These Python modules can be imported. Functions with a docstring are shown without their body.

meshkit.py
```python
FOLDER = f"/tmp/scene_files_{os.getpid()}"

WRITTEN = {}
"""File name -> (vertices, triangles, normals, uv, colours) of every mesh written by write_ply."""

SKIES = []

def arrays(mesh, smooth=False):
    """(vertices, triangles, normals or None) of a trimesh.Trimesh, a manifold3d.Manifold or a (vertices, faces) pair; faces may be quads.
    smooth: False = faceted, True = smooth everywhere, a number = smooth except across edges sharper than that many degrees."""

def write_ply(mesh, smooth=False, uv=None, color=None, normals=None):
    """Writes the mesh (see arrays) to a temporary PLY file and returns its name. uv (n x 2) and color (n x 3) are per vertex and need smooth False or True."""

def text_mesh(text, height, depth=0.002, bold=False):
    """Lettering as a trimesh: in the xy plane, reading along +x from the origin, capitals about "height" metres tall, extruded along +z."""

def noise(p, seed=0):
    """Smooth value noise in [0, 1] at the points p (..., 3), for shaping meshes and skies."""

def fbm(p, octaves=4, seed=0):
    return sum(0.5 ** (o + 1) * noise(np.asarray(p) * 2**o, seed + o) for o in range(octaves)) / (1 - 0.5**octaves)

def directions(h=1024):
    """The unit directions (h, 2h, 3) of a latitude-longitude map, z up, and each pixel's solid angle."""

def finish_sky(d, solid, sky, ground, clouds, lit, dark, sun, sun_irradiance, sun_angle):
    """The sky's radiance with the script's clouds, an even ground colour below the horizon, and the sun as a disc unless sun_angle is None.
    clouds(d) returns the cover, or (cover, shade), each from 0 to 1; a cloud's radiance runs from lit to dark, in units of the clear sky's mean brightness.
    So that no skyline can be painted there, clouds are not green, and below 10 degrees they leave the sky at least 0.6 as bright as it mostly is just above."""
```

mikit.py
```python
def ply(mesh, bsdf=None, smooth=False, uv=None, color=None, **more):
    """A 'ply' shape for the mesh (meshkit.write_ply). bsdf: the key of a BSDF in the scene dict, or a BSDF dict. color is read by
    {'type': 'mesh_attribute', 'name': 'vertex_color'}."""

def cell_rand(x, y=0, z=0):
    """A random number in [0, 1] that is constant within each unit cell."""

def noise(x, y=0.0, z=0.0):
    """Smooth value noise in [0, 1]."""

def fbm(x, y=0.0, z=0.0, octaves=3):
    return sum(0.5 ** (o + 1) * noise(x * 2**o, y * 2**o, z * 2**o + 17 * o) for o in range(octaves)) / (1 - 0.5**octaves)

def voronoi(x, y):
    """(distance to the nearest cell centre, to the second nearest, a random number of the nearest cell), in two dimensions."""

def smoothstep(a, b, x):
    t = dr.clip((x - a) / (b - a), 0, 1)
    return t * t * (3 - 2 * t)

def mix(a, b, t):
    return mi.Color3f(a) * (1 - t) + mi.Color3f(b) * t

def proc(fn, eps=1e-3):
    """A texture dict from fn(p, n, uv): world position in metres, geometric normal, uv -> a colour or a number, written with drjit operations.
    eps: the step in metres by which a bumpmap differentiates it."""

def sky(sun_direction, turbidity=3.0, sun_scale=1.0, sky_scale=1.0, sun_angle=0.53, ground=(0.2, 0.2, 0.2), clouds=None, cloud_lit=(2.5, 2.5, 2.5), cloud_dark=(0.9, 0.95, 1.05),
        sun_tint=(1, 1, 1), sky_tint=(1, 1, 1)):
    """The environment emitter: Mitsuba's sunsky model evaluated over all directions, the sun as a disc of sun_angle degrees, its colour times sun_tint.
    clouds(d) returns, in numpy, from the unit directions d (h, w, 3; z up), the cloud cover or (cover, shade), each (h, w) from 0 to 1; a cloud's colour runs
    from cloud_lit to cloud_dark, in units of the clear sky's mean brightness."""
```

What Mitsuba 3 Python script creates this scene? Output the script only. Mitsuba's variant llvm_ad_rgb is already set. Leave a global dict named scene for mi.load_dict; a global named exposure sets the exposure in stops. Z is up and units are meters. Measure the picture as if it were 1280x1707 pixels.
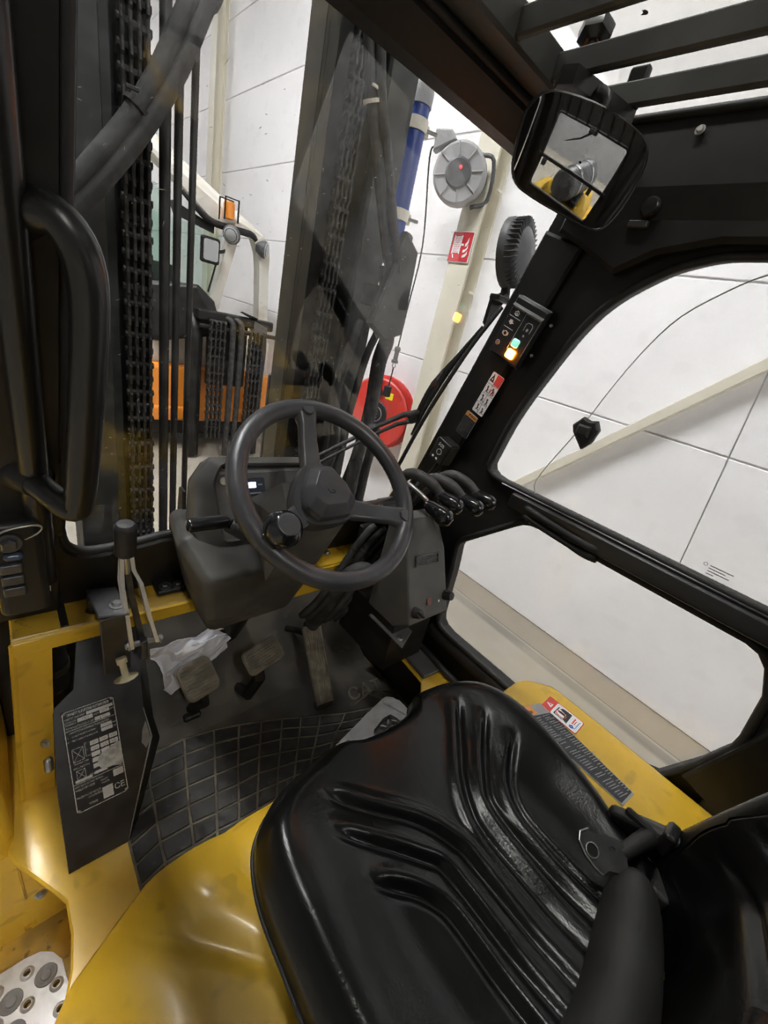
import math, numpy as np, trimesh, mitsuba as mi, mikit, meshkit, drjit as dr
from mikit import noise, fbm, smoothstep, mix
from manifold3d import Manifold
from shapely.geometry import Polygon, Point
T = mi.ScalarTransform4f
OFF = 1.75                      # everything below is measured from the eye point; the ground lies 1.75 m lower
scene, labels, used = {}, {}, {}
rng = np.random.default_rng(7)

# ---------------------------------------------------------------- camera, lights, exposure
FWD, UP = np.array([0.6588, 0.6304, -0.4108]), np.array([0.1180, 0.4531, 0.8836])
scene['camera'] = {'type': 'perspective', 'fov': 2 * math.degrees(math.atan(640 / 690)), 'fov_axis': 'x', 'near_clip': 0.01, 'far_clip': 100.0,
                   'to_world': T().look_at(origin=[0, 0, OFF], target=[0.6588, 0.6304, OFF - 0.4108], up=UP.tolist())}
exposure = 2.2
LAMP = 20.0                      # radiance of the fluorescent battens
# (x, y, length along y) of the ceiling battens, 4.0 m above the eye
BATTENS = [(-0.4, 2.6, 4.2), (-0.4, -5.0, 3.4), (-0.4, 11.8, 1.6)]
CEIL = 4.2

# ---------------------------------------------------------------- helpers
def A(*a): return np.asarray(a if len(a) > 1 else a[0], float)
def unit(v): v = A(v); return v / np.linalg.norm(v)
def tm(m):
    if isinstance(m, trimesh.Trimesh): return m
    if hasattr(m, 'to_mesh'):
        q = m.to_mesh(); return trimesh.Trimesh(np.array(q.vert_properties[:, :3], float), np.array(q.tri_verts), process=False)
    v, f = A(m[0]), np.asarray(m[1], int)
    if f.shape[1] == 4: f = np.vstack([f[:, [0, 1, 2]], f[:, [0, 2, 3]]])
    return trimesh.Trimesh(v, f, process=False)
def merge(*ms):
    ms = [tm(x) for m in ms for x in (m if isinstance(m, list) else [m])]
    return trimesh.util.concatenate(ms)
def uniq(key):
    if key not in used: used[key] = 0; return key
    used[key] += 1
    return uniq(f'{key}_{used[key]:03d}')
def tag(key, label=None, cat=None, group=None, kind=None):
    d = {k: v for k, v in dict(label=label, category=cat, group=group, kind=kind).items() if v}
    if d: labels[key] = d
def thing(name, label, cat, group=None):
    key = uniq(name); tag(key, label, cat, group); return key
def put(key, mesh, mat, smooth=False, label=None, cat=None, group=None, kind=None, **more):
    key = uniq(key); m = tm(mesh)
    m = trimesh.Trimesh(m.vertices + [0, 0, OFF], m.faces, process=False)
    scene[key] = mikit.ply(m, mat, smooth=smooth, **more)
    tag(key, label, cat, group, kind); return key
def proto(mesh, mat, smooth=False): return mikit.ply(tm(mesh), mat, smooth=smooth)
def basis(o, u, v):
    u = unit(u); v = A(v) - A(v).dot(u) * u; v = unit(v); w = np.cross(u, v)
    M = np.eye(4); M[:3, 0], M[:3, 1], M[:3, 2], M[:3, 3] = u, v, w, o
    return M
def place(key, p, M):
    key = uniq(key); M = M.copy(); M[2, 3] += OFF
    scene[key] = {**p, 'to_world': T(M.tolist())}; return key
def at(mesh, o, u=(1, 0, 0), v=(0, 1, 0)):
    m = tm(mesh).copy(); m.apply_transform(basis(o, u, v)); return m
def box(c, s, b=0.002, o=None, u=None, v=None):
    h = A(s) / 2; b = min(b, h.min() * 0.6); p = []
    for sx in (-1, 1):
        for sy in (-1, 1):
            for sz in (-1, 1):
                q = h * [sx, sy, sz]
                for k in range(3):
                    r = q - b * A([sx, sy, sz]); r[k] = q[k]; p.append(r)
    m = tm(Manifold.hull_points(np.array(p)))
    if u is not None: return at(m, c, u, v)
    m.apply_translation(A(c)); return m
def hull(pts): return tm(Manifold.hull_points(np.array(pts, float)))
def rhull(pts, r, n=8):
    """Rounded convex body: the hull of small spheres at the points."""
    s = trimesh.creation.uv_sphere(1.0, count=[n, n]).vertices
    return hull(np.vstack([s * r + A(p) for p in pts]))
def rbox(c, s, r, n=8, u=None, v=None):
    h = A(s) / 2 - r
    m = rhull([h * [a, b, d] for a in (-1, 1) for b in (-1, 1) for d in (-1, 1)], r, n)
    if u is not None: return at(m, c, u, v)
    m.apply_translation(A(c)); return m
def spline(pts, k=6, closed=False):
    p = A(pts); n = len(p); out = []
    for i in range(n if closed else n - 1):
        a, b, c, d = [p[j % n] if closed else p[min(max(j, 0), n - 1)] for j in (i - 1, i, i + 1, i + 2)]
        if not closed:
            if i == 0: a = 2 * b - c
            if i == n - 2: d = 2 * c - b
        for t in np.arange(k) / k:
            out.append(0.5 * (2 * b + (c - a) * t + (2 * a - 5 * b + 4 * c - d) * t * t + (3 * b - a - 3 * c + d) * t ** 3))
    if not closed: out.append(p[-1])
    return np.array(out)
def tube(pts, r, n=10, closed=False, k=0):
    p = spline(pts, k, closed) if k else A(pts); N = len(p); r = np.broadcast_to(np.interp(np.linspace(0, 1, N), np.linspace(0, 1, np.size(r)), np.ravel(r)), (N,))
    t = (np.roll(p, -1, 0) - np.roll(p, 1, 0)) if closed else np.gradient(p, axis=0)
    t /= np.linalg.norm(t, axis=1, keepdims=True)
    a = unit(np.cross(t[0], [0.13, 0.2, 0.97] if abs(t[0][2]) < 0.9 else [1, 0, 0])); fr = []
    for i in range(N):
        a = unit(a - a.dot(t[i]) * t[i]); fr.append(a)
    fr = np.array(fr); g = np.cross(t, fr); ang = np.arange(n) * 2 * np.pi / n
    v = p[:, None] + r[:, None, None] * (np.cos(ang)[None, :, None] * fr[:, None] + np.sin(ang)[None, :, None] * g[:, None])
    M = N if closed else N - 1; i, j = np.meshgrid(np.arange(M), np.arange(n), indexing='ij'); i2, j2 = (i + 1) % N, (j + 1) % n
    q = np.stack([i * n + j, i * n + j2, i2 * n + j2, i2 * n + j], -1).reshape(-1, 4)
    f = np.vstack([q[:, [0, 1, 2]], q[:, [0, 2, 3]]]); v = v.reshape(-1, 3)
    if not closed:
        c0, c1 = len(v), len(v) + 1; v = np.vstack([v, p[0], p[-1]]); k0 = np.arange(n); k1 = (k0 + 1) % n
        f = np.vstack([f, np.stack([k1, k0, 0 * k0 + c0], 1), np.stack([k0 + (N - 1) * n, k1 + (N - 1) * n, 0 * k0 + c1], 1)])
    return trimesh.Trimesh(v, f, process=False)
def lathe(prof, o=(0, 0, 0), axis=(0, 0, 1), n=28):
    prof = A(prof); ang = np.arange(n) * 2 * np.pi / n; m = len(prof)
    v = np.stack([prof[:, None, 0] * np.cos(ang), prof[:, None, 0] * np.sin(ang), prof[:, None, 1] + 0 * ang], -1).reshape(-1, 3)
    i, j = np.meshgrid(np.arange(m - 1), np.arange(n), indexing='ij'); j2 = (j + 1) % n
    q = np.stack([i * n + j, i * n + j2, (i + 1) * n + j2, (i + 1) * n + j], -1).reshape(-1, 4)
    w = unit(axis); u = unit(np.cross([0.3, 1, 0.2] if abs(w[1]) < 0.9 else [1, 0, 0], w))
    return at((v, q), o, u, np.cross(w, u))
def rod(a, b, r, n=12): return tube([a, b], r, n)
def loft(rings, cap=True, closed=False):
    R = A(rings); m, n = R.shape[:2]; v = R.reshape(-1, 3); M = m if closed else m - 1
    i, j = np.meshgrid(np.arange(M), np.arange(n), indexing='ij'); i2, j2 = (i + 1) % m, (j + 1) % n
    q = np.stack([i * n + j, i * n + j2, i2 * n + j2, i2 * n + j], -1).reshape(-1, 4); f = np.vstack([q[:, [0, 1, 2]], q[:, [0, 2, 3]]])
    if cap and not closed:
        v = np.vstack([v, R[0].mean(0), R[-1].mean(0)]); k = np.arange(n); k2 = (k + 1) % n; b = (m - 1) * n
        f = np.vstack([f, np.stack([k2, k, 0 * k + m * n], 1), np.stack([k + b, k2 + b, 0 * k + m * n + 1], 1)])
    me = trimesh.Trimesh(v, f, process=False)
    if me.volume < 0: me.invert()
    return me
def rrect(w, h, r, n=5, cx=0, cy=0):
    out = []
    for sx, sy, a0 in ((1, 1, 0), (-1, 1, 90), (-1, -1, 180), (1, -1, 270)):
        for a in np.linspace(a0, a0 + 90, n + 1):
            out.append((cx + sx * (w / 2 - r) + r * math.cos(math.radians(a)), cy + sy * (h / 2 - r) + r * math.sin(math.radians(a))))
    return A(out)
def inset(p, b):
    p = A(p); e = np.roll(p, -1, 0) - p; e /= np.linalg.norm(e, axis=1, keepdims=True) + 1e-12
    s = np.sign(np.sum(p[:, 0] * np.roll(p[:, 1], -1) - np.roll(p[:, 0], -1) * p[:, 1]))
    nn = s * np.stack([-e[:, 1], e[:, 0]], 1); m = nn + np.roll(nn, 1, 0); d = np.maximum(np.sum(m * m, 1) / 2, 0.35)
    return p + b * m / d[:, None]
def slab(poly, t, o=(0, 0, 0), u=(1, 0, 0), v=(0, 1, 0), b=0.0015):
    """A flat plate of the outline with chamfered edges, t thick along u x v."""
    p = A(poly); b = min(b, t * 0.45)
    if Polygon(p).exterior.is_ccw is False: p = p[::-1]
    lay = [(inset(p, b), 0), (p, b), (p, t - b), (inset(p, b), t)]
    n = len(p); vs = np.vstack([np.column_stack([q, np.full(n, z)]) for q, z in lay]); f = []
    for l in range(3):
        for i in range(n):
            j = (i + 1) % n; f += [[l * n + i, l * n + j, (l + 1) * n + j], [l * n + i, (l + 1) * n + j, (l + 1) * n + i]]
    cv, cf = trimesh.creation.triangulate_polygon(Polygon(p), engine='earcut')
    idx = np.array([np.argmin(np.sum((p - q) ** 2, 1)) for q in cv]); cf = idx[np.asarray(cf)]
    for a in cf:
        x = np.cross(p[a[1]] - p[a[0]], p[a[2]] - p[a[0]])
        a = a if x > 0 else a[::-1]
        f += [[a[2], a[1], a[0]], [a[0] + 3 * n, a[1] + 3 * n, a[2] + 3 * n]]
    return at((vs, np.array(f)), o, u, v)
def prism(poly, t, o=(0, 0, 0), u=(1, 0, 0), v=(0, 1, 0), holes=()):
    m = trimesh.creation.extrude_polygon(Polygon(A(poly), [A(h) for h in holes]), t, engine='earcut')
    return at(m, o, u, v)
def text(s, h, o, u, v, depth=0.0006, bold=False, maxw=None):
    m = meshkit.text_mesh(s, h, depth, bold); w = m.bounds[1, 0]
    if maxw and w > maxw: m.apply_scale([maxw / w, 1, 1])
    return at(m, o, u, v)
def bolt(o, axis, r=0.008, h=0.006):
    return merge(lathe([(0, h), (r * .8, h), (r, h * .7), (r, 0)], o, axis, 6), lathe([(0, h * .25), (r * 1.45, h * .25), (r * 1.5, 0)], o, axis, 14))
def cat_sheet(f, nu, nv, t=0.0):
    """Grid surface f(u, v) -> point, u, v in 0..1; with thickness t along -normal."""
    U, V = np.meshgrid(np.linspace(0, 1, nu), np.linspace(0, 1, nv), indexing='ij'); P = f(U, V)
    i, j = np.meshgrid(np.arange(nu - 1), np.arange(nv - 1), indexing='ij'); a = i * nv + j
    q = np.stack([a, a + nv, a + nv + 1, a + 1], -1).reshape(-1, 4); m = tm((P.reshape(-1, 3), q))
    if t:
        n = m.vertex_normals; bm = trimesh.Trimesh(m.vertices - n * t, m.faces[:, ::-1], process=False)
        N = nu * nv; rim = [k * nv for k in range(nu)] + [(nu - 1) * nv + k for k in range(1, nv)] + [k * nv + nv - 1 for k in range(nu - 2, -1, -1)] + [k for k in range(nv - 2, 0, -1)]
        f2 = []
        for x, y in zip(rim, rim[1:] + rim[:1]): f2 += [[x, y + N, y], [x, x + N, y + N]]
        m = trimesh.Trimesh(np.vstack([m.vertices, bm.vertices]), np.vstack([m.faces, bm.faces + N, np.array(f2)]), process=False)
    return m

# ---------------------------------------------------------------- materials
def rgb(c): return {'type': 'rgb', 'value': list(map(float, c))} if isinstance(c, (tuple, list)) else mikit.proc(c)
def mat(key, base, rough=0.5, metal=0.0, spec=0.5, coat=0.0, bump=None, height=0.001, eps=1e-3, coat_gloss=0.9):
    d = {'type': 'principled', 'base_color': rgb(base), 'roughness': rough if isinstance(rough, float) else mikit.proc(rough), 'metallic': metal, 'specular': spec}
    if coat: d.update(clearcoat=coat, clearcoat_gloss=coat_gloss)
    if bump: d = {'type': 'bumpmap', 'arbitrary': mikit.proc(bump, eps), 'scale': height, 'bsdf': d}
    scene[key] = {'type': 'twosided', 'bsdf': d}
def worn(base, dust, s=12.0, amt=0.6, spots=0.0, spot=(0.02, 0.02, 0.02)):
    def fn(p, n, uv):
        a = fbm(p.x * s, p.y * s, p.z * s, 3); c = mix(base, dust, amt * smoothstep(0.35, 0.75, a))
        if spots:
            b = fbm(p.x * s * 5 + 9, p.y * s * 5, p.z * s * 5, 2); c = mix(c, spot, spots * smoothstep(0.66, 0.8, b))
        return c
    return fn
mat('black_paint', worn((0.0075, 0.0072, 0.0068), (0.019, 0.018, 0.016), 9, 0.8), 0.45, spec=0.35)
mat('black_satin', (0.012, 0.012, 0.012), 0.3)
mat('black_rubber', (0.014, 0.014, 0.014), 0.6)
mat('gloss_black', (0.006, 0.006, 0.007), 0.07, coat=0.6)
mat('dash_plastic', worn((0.038, 0.037, 0.034), (0.095, 0.09, 0.078), 14, 0.55), 0.55)
mat('heater_grey', worn((0.058, 0.058, 0.054), (0.085, 0.08, 0.07), 14, 0.5), 0.6)
mat('wheel_rubber', worn((0.036, 0.036, 0.039), (0.058, 0.056, 0.056), 22, 0.6), 0.36)
mat('vinyl', worn((0.0030, 0.0034, 0.0033), (0.005, 0.0054, 0.0052), 30, 0.6), 0.25, spec=0.3, bump=lambda p, n, uv: fbm(p.x * 420, p.y * 420, p.z * 420, 2), height=0.0002, eps=4e-4)
mat('vinyl_matte', (0.020, 0.020, 0.019), 0.5, spec=0.4)
mat('yellow', worn((0.62, 0.385, 0.030), (0.53, 0.32, 0.026), 7, 0.55, 0.25, (0.16, 0.10, 0.03)), 0.38, spec=0.3, coat=0.8, coat_gloss=0.975)
mat('yellow_dirty', worn((0.50, 0.30, 0.028), (0.20, 0.125, 0.028), 16, 0.75, 0.6, (0.05, 0.035, 0.015)), 0.42, coat=0.25)
mat('mast_steel', worn((0.022, 0.022, 0.02), (0.06, 0.062, 0.056), 10, 0.7), 0.5)
mat('mast_dusty', worn((0.018, 0.0195, 0.018), (0.046, 0.048, 0.044), 12, 0.8), 0.55)
mat('mast_rust', worn((0.028, 0.026, 0.018), (0.075, 0.056, 0.022), 7, 0.9), 0.55)
mat('chain_steel', worn((0.018, 0.018, 0.017), (0.055, 0.054, 0.049), 60, 0.7), 0.5, metal=0.3)
mat('hose', worn((0.022, 0.022, 0.022), (0.055, 0.055, 0.052), 25, 0.7), 0.62)
mat('wall_white', worn((0.85, 0.85, 0.865), (0.77, 0.77, 0.78), 1.6, 0.6, 0.07, (0.45, 0.45, 0.44)), 0.5)
mat('wall_grey', worn((0.26, 0.26, 0.26), (0.22, 0.22, 0.22), 1.5, 0.6), 0.6)
mat('joint_grey', (0.56, 0.56, 0.57), 0.8)
mat('cream', (0.66, 0.63, 0.53), 0.45)
mat('ceiling_grey', (0.35, 0.35, 0.35), 0.8)
def concrete(p, n, uv):
    a = fbm(p.x * 3, p.y * 3, 0, 4); c = mix((0.27, 0.245, 0.20), (0.40, 0.37, 0.31), a)
    c = mix(c, (0.24, 0.205, 0.16), 0.75 * smoothstep(2.49, 2.52, p.x))
    g = fbm(p.x * 14, p.y * 3, 4, 3)
    band = smoothstep(2.38, 2.42, p.x) * (1 - smoothstep(2.47, 2.5, p.x))
    c = mix(c, (0.15, 0.14, 0.12), band * (0.35 + 0.6 * g))
    k = dr.exp(-dr.square((p.x - 2.505) / 0.006)); return mix(c, (0.10, 0.09, 0.08), 0.7 * k)
mat('concrete', concrete, 0.5)
mat('mat_base', worn((0.10, 0.088, 0.062), (0.19, 0.17, 0.125), 30, 0.9), 0.75)
mat('mat_smooth', worn((0.042, 0.039, 0.034), (0.095, 0.084, 0.066), 10, 0.8, 0.3, (0.1, 0.09, 0.07)), 0.7)
mat('mat_tile', worn((0.017, 0.0175, 0.0175), (0.045, 0.041, 0.035), 26, 0.8, 0.3, (0.09, 0.08, 0.065)), 0.6, bump=lambda p, n, uv: fbm(p.x * 70, p.y * 70, p.z * 70, 3), height=0.004, eps=2e-3)
mat('pedal_rubber', worn((0.11, 0.098, 0.072), (0.22, 0.19, 0.14), 40, 0.8), 0.8)
mat('aluminium', worn((0.62, 0.62, 0.62), (0.40, 0.39, 0.37), 30, 0.7), 0.42, metal=0.55)
mat('cast_grey', worn((0.22, 0.22, 0.215), (0.15, 0.15, 0.145), 60, 0.6), 0.55)
mat('steel', (0.45, 0.45, 0.44), 0.28, metal=0.9)
mat('bright_steel', (0.66, 0.65, 0.63), 0.32, metal=0.35)
mat('disc_brass', (0.62, 0.55, 0.36), 0.3)
mat('panel_grey', worn((0.10, 0.10, 0.10), (0.15, 0.145, 0.135), 20, 0.6), 0.4)
mat('chrome', (0.65, 0.65, 0.65), 0.14, metal=1.0)
mat('dark_steel', worn((0.05, 0.05, 0.052), (0.1, 0.1, 0.1), 40, 0.5), 0.4, metal=0.5)
mat('grey_paint', worn((0.085, 0.088, 0.092), (0.06, 0.06, 0.062), 20, 0.6), 0.45)
mat('white_paint', worn((0.62, 0.60, 0.54), (0.42, 0.38, 0.30), 6, 0.6), 0.4)
mat('paper', (0.68, 0.68, 0.72), 0.85)
mat('orange', (0.80, 0.27, 0.03), 0.35, coat=0.3)
mat('red', worn((0.60, 0.035, 0.025), (0.52, 0.06, 0.05), 8, 0.6), 0.35, coat=0.4)
mat('sign_red', (0.50, 0.035, 0.045), 0.5)
mat('blue', (0.022, 0.05, 0.22), 0.4)
mat('print_white', (0.74, 0.74, 0.74), 0.55)
mat('print_grey', (0.30, 0.30, 0.31), 0.55)
mat('print_black', (0.012, 0.012, 0.015), 0.5)
mat('print_orange', (0.62, 0.23, 0.04), 0.5)
mat('print_red', (0.62, 0.06, 0.05), 0.5)
mat('print_blue', (0.04, 0.09, 0.42), 0.5)
mat('print_yellow', (0.80, 0.66, 0.02), 0.5)
mat('plate_silver', worn((0.66, 0.66, 0.65), (0.5, 0.5, 0.49), 60, 0.6), 0.5)
mat('plate_worn', worn((0.60, 0.60, 0.57), (0.30, 0.30, 0.29), 90, 0.8), 0.6)
mat('cover_black', worn((0.016, 0.017, 0.019), (0.06, 0.063, 0.068), 11, 0.8), 0.36)
mat('bezel_blue', (0.03, 0.045, 0.075), 0.3)
mat('faded_red', (0.16, 0.06, 0.055), 0.6)
mat('reel_grey', (0.30, 0.30, 0.305), 0.55)
mat('lens_grey', (0.34, 0.35, 0.36), 0.25, coat=0.5)
mat('tyre', (0.02, 0.02, 0.02), 0.8)
scene['glass'] = {'type': 'thindielectric', 'int_ior': 1.5}
scene['pane_glass'] = {'type': 'thindielectric', 'int_ior': 1.4}
mat('edge_grey', (0.55, 0.57, 0.57), 0.5)
mat('dirt', (0.45, 0.45, 0.42), 0.9)
scene['roof_pane'] = {'type': 'thindielectric', 'int_ior': 1.5, 'specular_transmittance': {'type': 'rgb', 'value': [0.72, 0.71, 0.68]}}
scene['tint_glass'] = {'type': 'thindielectric', 'int_ior': 1.5, 'specular_transmittance': {'type': 'rgb', 'value': [0.66, 0.80, 0.74]}}
scene['mirror_silver'] = {'type': 'twosided', 'bsdf': {'type': 'conductor', 'material': 'none', 'specular_reflectance': {'type': 'rgb', 'value': [0.8, 0.8, 0.8]}}}
def glow(c): return {'type': 'area', 'radiance': {'type': 'rgb', 'value': list(map(float, c))}}

# ---------------------------------------------------------------- the hall
def setting(key, mesh, m, **k): return put(key, mesh, m, kind='structure', **k)
WX = 2.75
setting('floor', box((-2.1, 3, -1.80), (10.0, 22.4, 0.1), 0), 'concrete')
setting('ceiling', box((-2.1, 3, CEIL + 0.06), (10.0, 22.4, 0.1), 0), 'ceiling_grey')
setting('wall_left', box((-7.06, 3, 1.2), (0.1, 22.4, 6.1), 0), 'wall_grey')
setting('wall_far', box((-2.1, 14.1, 1.2), (10.0, 0.1, 6.1), 0), 'wall_white')
setting('wall_back', box((-2.1, -8.1, 1.2), (10.0, 0.1, 6.1), 0), 'wall_grey')
setting('wall_right', box((WX + 0.058, 3, 1.2), (0.1, 22.2, 6.1), 0), 'joint_grey')
zs = [-1.75, -1.002, -0.232, 0.554, 1.331, 2.139, 2.925, 3.71, CEIL]; ys = [-8.05, -2.72, 2.38, 7.48, 14.05]
for z0, z1 in zip(zs, zs[1:]):
    for y0, y1 in zip(ys, ys[1:]):
        put('wall_right__panel', box((WX + 0.012, (y0 + y1) / 2, (z0 + z1) / 2), (0.024, y1 - y0 - 0.011, z1 - z0 - 0.011), 0.003), 'wall_white')
def h_column(y, label):
    c = thing('wall_column', label, 'column')
    put(c + '__front_flange', box((2.607, y, 1.2), (0.014, 0.20, 5.9), 0.002), 'cream')
    put(c + '__web', box((2.677, y, 1.2), (0.126, 0.012, 5.9), 0.001), 'cream')
    put(c + '__rear_flange', box((2.742, y, 1.2), (0.014, 0.20, 5.9), 0.002), 'cream')
    return c
c1 = h_column(2.38, 'cream steel column on the white wall carrying the grey cable reel and red sign')
for z in (-0.33, 0.32, 0.95): put(c1 + '__clip', box((2.70, 2.272, z), (0.05, 0.012, 0.018), 0.002), 'cream')
h_column(7.5, 'cream steel column far ahead behind the white forklift')
h_column(-2.72, 'cream steel column behind the cab, out of view to the right')
br = thing('wall_brace', 'cream diagonal brace beam against the white wall outside the side window', 'brace')
bd = unit((0, -0.98, 1.07)); b0 = A(2.69, 2.30, -1.86)
put(br + '__beam', box((b0 + bd * 2.6), (5.0, 0.056, 0.07), 0.004, u=bd, v=np.cross([1, 0, 0], bd)), 'cream')
put(br + '__gusset_plate', slab([(0, 0), (0.22, 0), (0, 0.22)], 0.012, (2.636, 2.28, -1.75), (0, -1, 0), (0, 0, 1)), 'cream')
for (x, y, l), w in zip(BATTENS, ('above the mast of the yellow forklift', 'behind the cab', 'far ahead beyond the white forklift')):
    k = thing('ceiling_light', 'long fluorescent batten under the ceiling ' + w, 'light', 'ceiling battens')
    put(k + '__housing', box((x, y, CEIL - 0.10), (0.20, l, 0.06), 0.008), 'print_white')
    put(k + '__tube', box((x, y, CEIL - 0.155), (0.30, l - 0.06, 0.04), 0.01), 'print_white', emitter=glow((LAMP, LAMP, LAMP * 0.99)))
    for s in (-1, 1): put(k + '__hanger', rod((x, y + s * l * 0.35, CEIL - 0.07), (x, y + s * l * 0.35, CEIL + 0.012), 0.006, 6), 'steel')

# ---------------------------------------------------------------- on the wall: cable reel, sign, fire hose reel
reel = thing('cable_reel', 'grey round cable reel with a red light on the cream column', 'cable reel')
RC, RA = A(2.40, 2.40, 0.955), unit((-0.80, -0.52, -0.12))
RU = unit(np.cross((0, 0, 1), RA)); RV = np.cross(RA, RU)
put(reel + '__case', merge(lathe([(0, 0.0), (0.155, 0.0), (0.172, -0.02), (0.176, -0.10), (0.15, -0.125), (0, -0.125)], RC, RA, 40),
    slab([(-0.20, 0.09), (-0.06, 0.165), (-0.10, 0.21), (-0.205, 0.20)], 0.10, RC - RA * 0.11, RU, RV, 0.008)), 'reel_grey', 35)
for k in range(8):
    a = k * math.pi / 4 + 0.2; q = RC + (RU * math.cos(a) + RV * math.sin(a)) * 0.125
    put(reel + '__rib', box(q + RA * 0.004, (0.075, 0.008, 0.012), 0.003, u=RU * math.cos(a) + RV * math.sin(a), v=RV * math.cos(a) - RU * math.sin(a)), 'reel_grey')
put(reel + '__hub_window', lathe([(0, 0.014), (0.075, 0.014), (0.085, 0.006), (0.085, -0.002)], RC, RA, 30), 'grey_paint', 35)
put(reel + '__indicator_light', rhull([RC + RA * 0.016 + RV * 0.03 + RU * 0.012], 0.010), 'print_red', emitter=glow((0.7, 0.02, 0.025)))
put(reel + '__wall_bracket', tube([RC - RA * 0.06 + RU * 0.11 + RV * 0.12, RC - RA * 0.06 + RU * 0.20 + RV * 0.10, RC - RA * 0.1 + RU * 0.215 - RV * 0.1, RC - RA * 0.06 + RU * 0.12 - RV * 0.16], 0.013, 8, k=4), 'grey_paint', True)
put(reel + '__mount', hull([RC - RA * 0.08 + RU * 0.06 + RV * s * 0.05 for s in (-1, 1)] + [(2.604, 2.42 + t * 0.05, 0.955 + s * 0.06) for s in (-1, 1) for t in (-1, 1)] + [RC - RA * 0.11 + RV * s * 0.05 for s in (-1, 1)]), 'grey_paint')
put(reel + '__cord', tube([RC - RA * 0.06 - RU * 0.19 + RV * 0.12, RC - RA * 0.06 - RU * 0.225 + RV * 0.06, (2.45, 2.632, 0.55), (2.45, 2.640, 0.1), (2.452, 2.648, -0.178)], 0.0055, 7, k=6), 'hose', True)
put(reel + '__cord_stopper', lathe([(0, 0.05), (0.02, 0.05), (0.026, 0.03), (0.018, 0.01), (0.018, -0.05), (0.028, -0.055), (0.028, -0.075), (0, -0.075)], (2.452, 2.648, -0.22), (0, 0, 1), 14), 'grey_paint', 30)
put(reel + '__hook_ring', tube([(2.452, 2.648 + 0.02 * math.cos(a), -0.315 + 0.02 * math.sin(a)) for a in np.arange(14) * math.tau / 14], 0.004, 6, closed=True), 'steel', True)
put(reel + '__cord_tail', rod((2.452, 2.648, -0.33), (2.452, 2.655, -0.50), 0.006, 7), 'hose', True)
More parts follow.
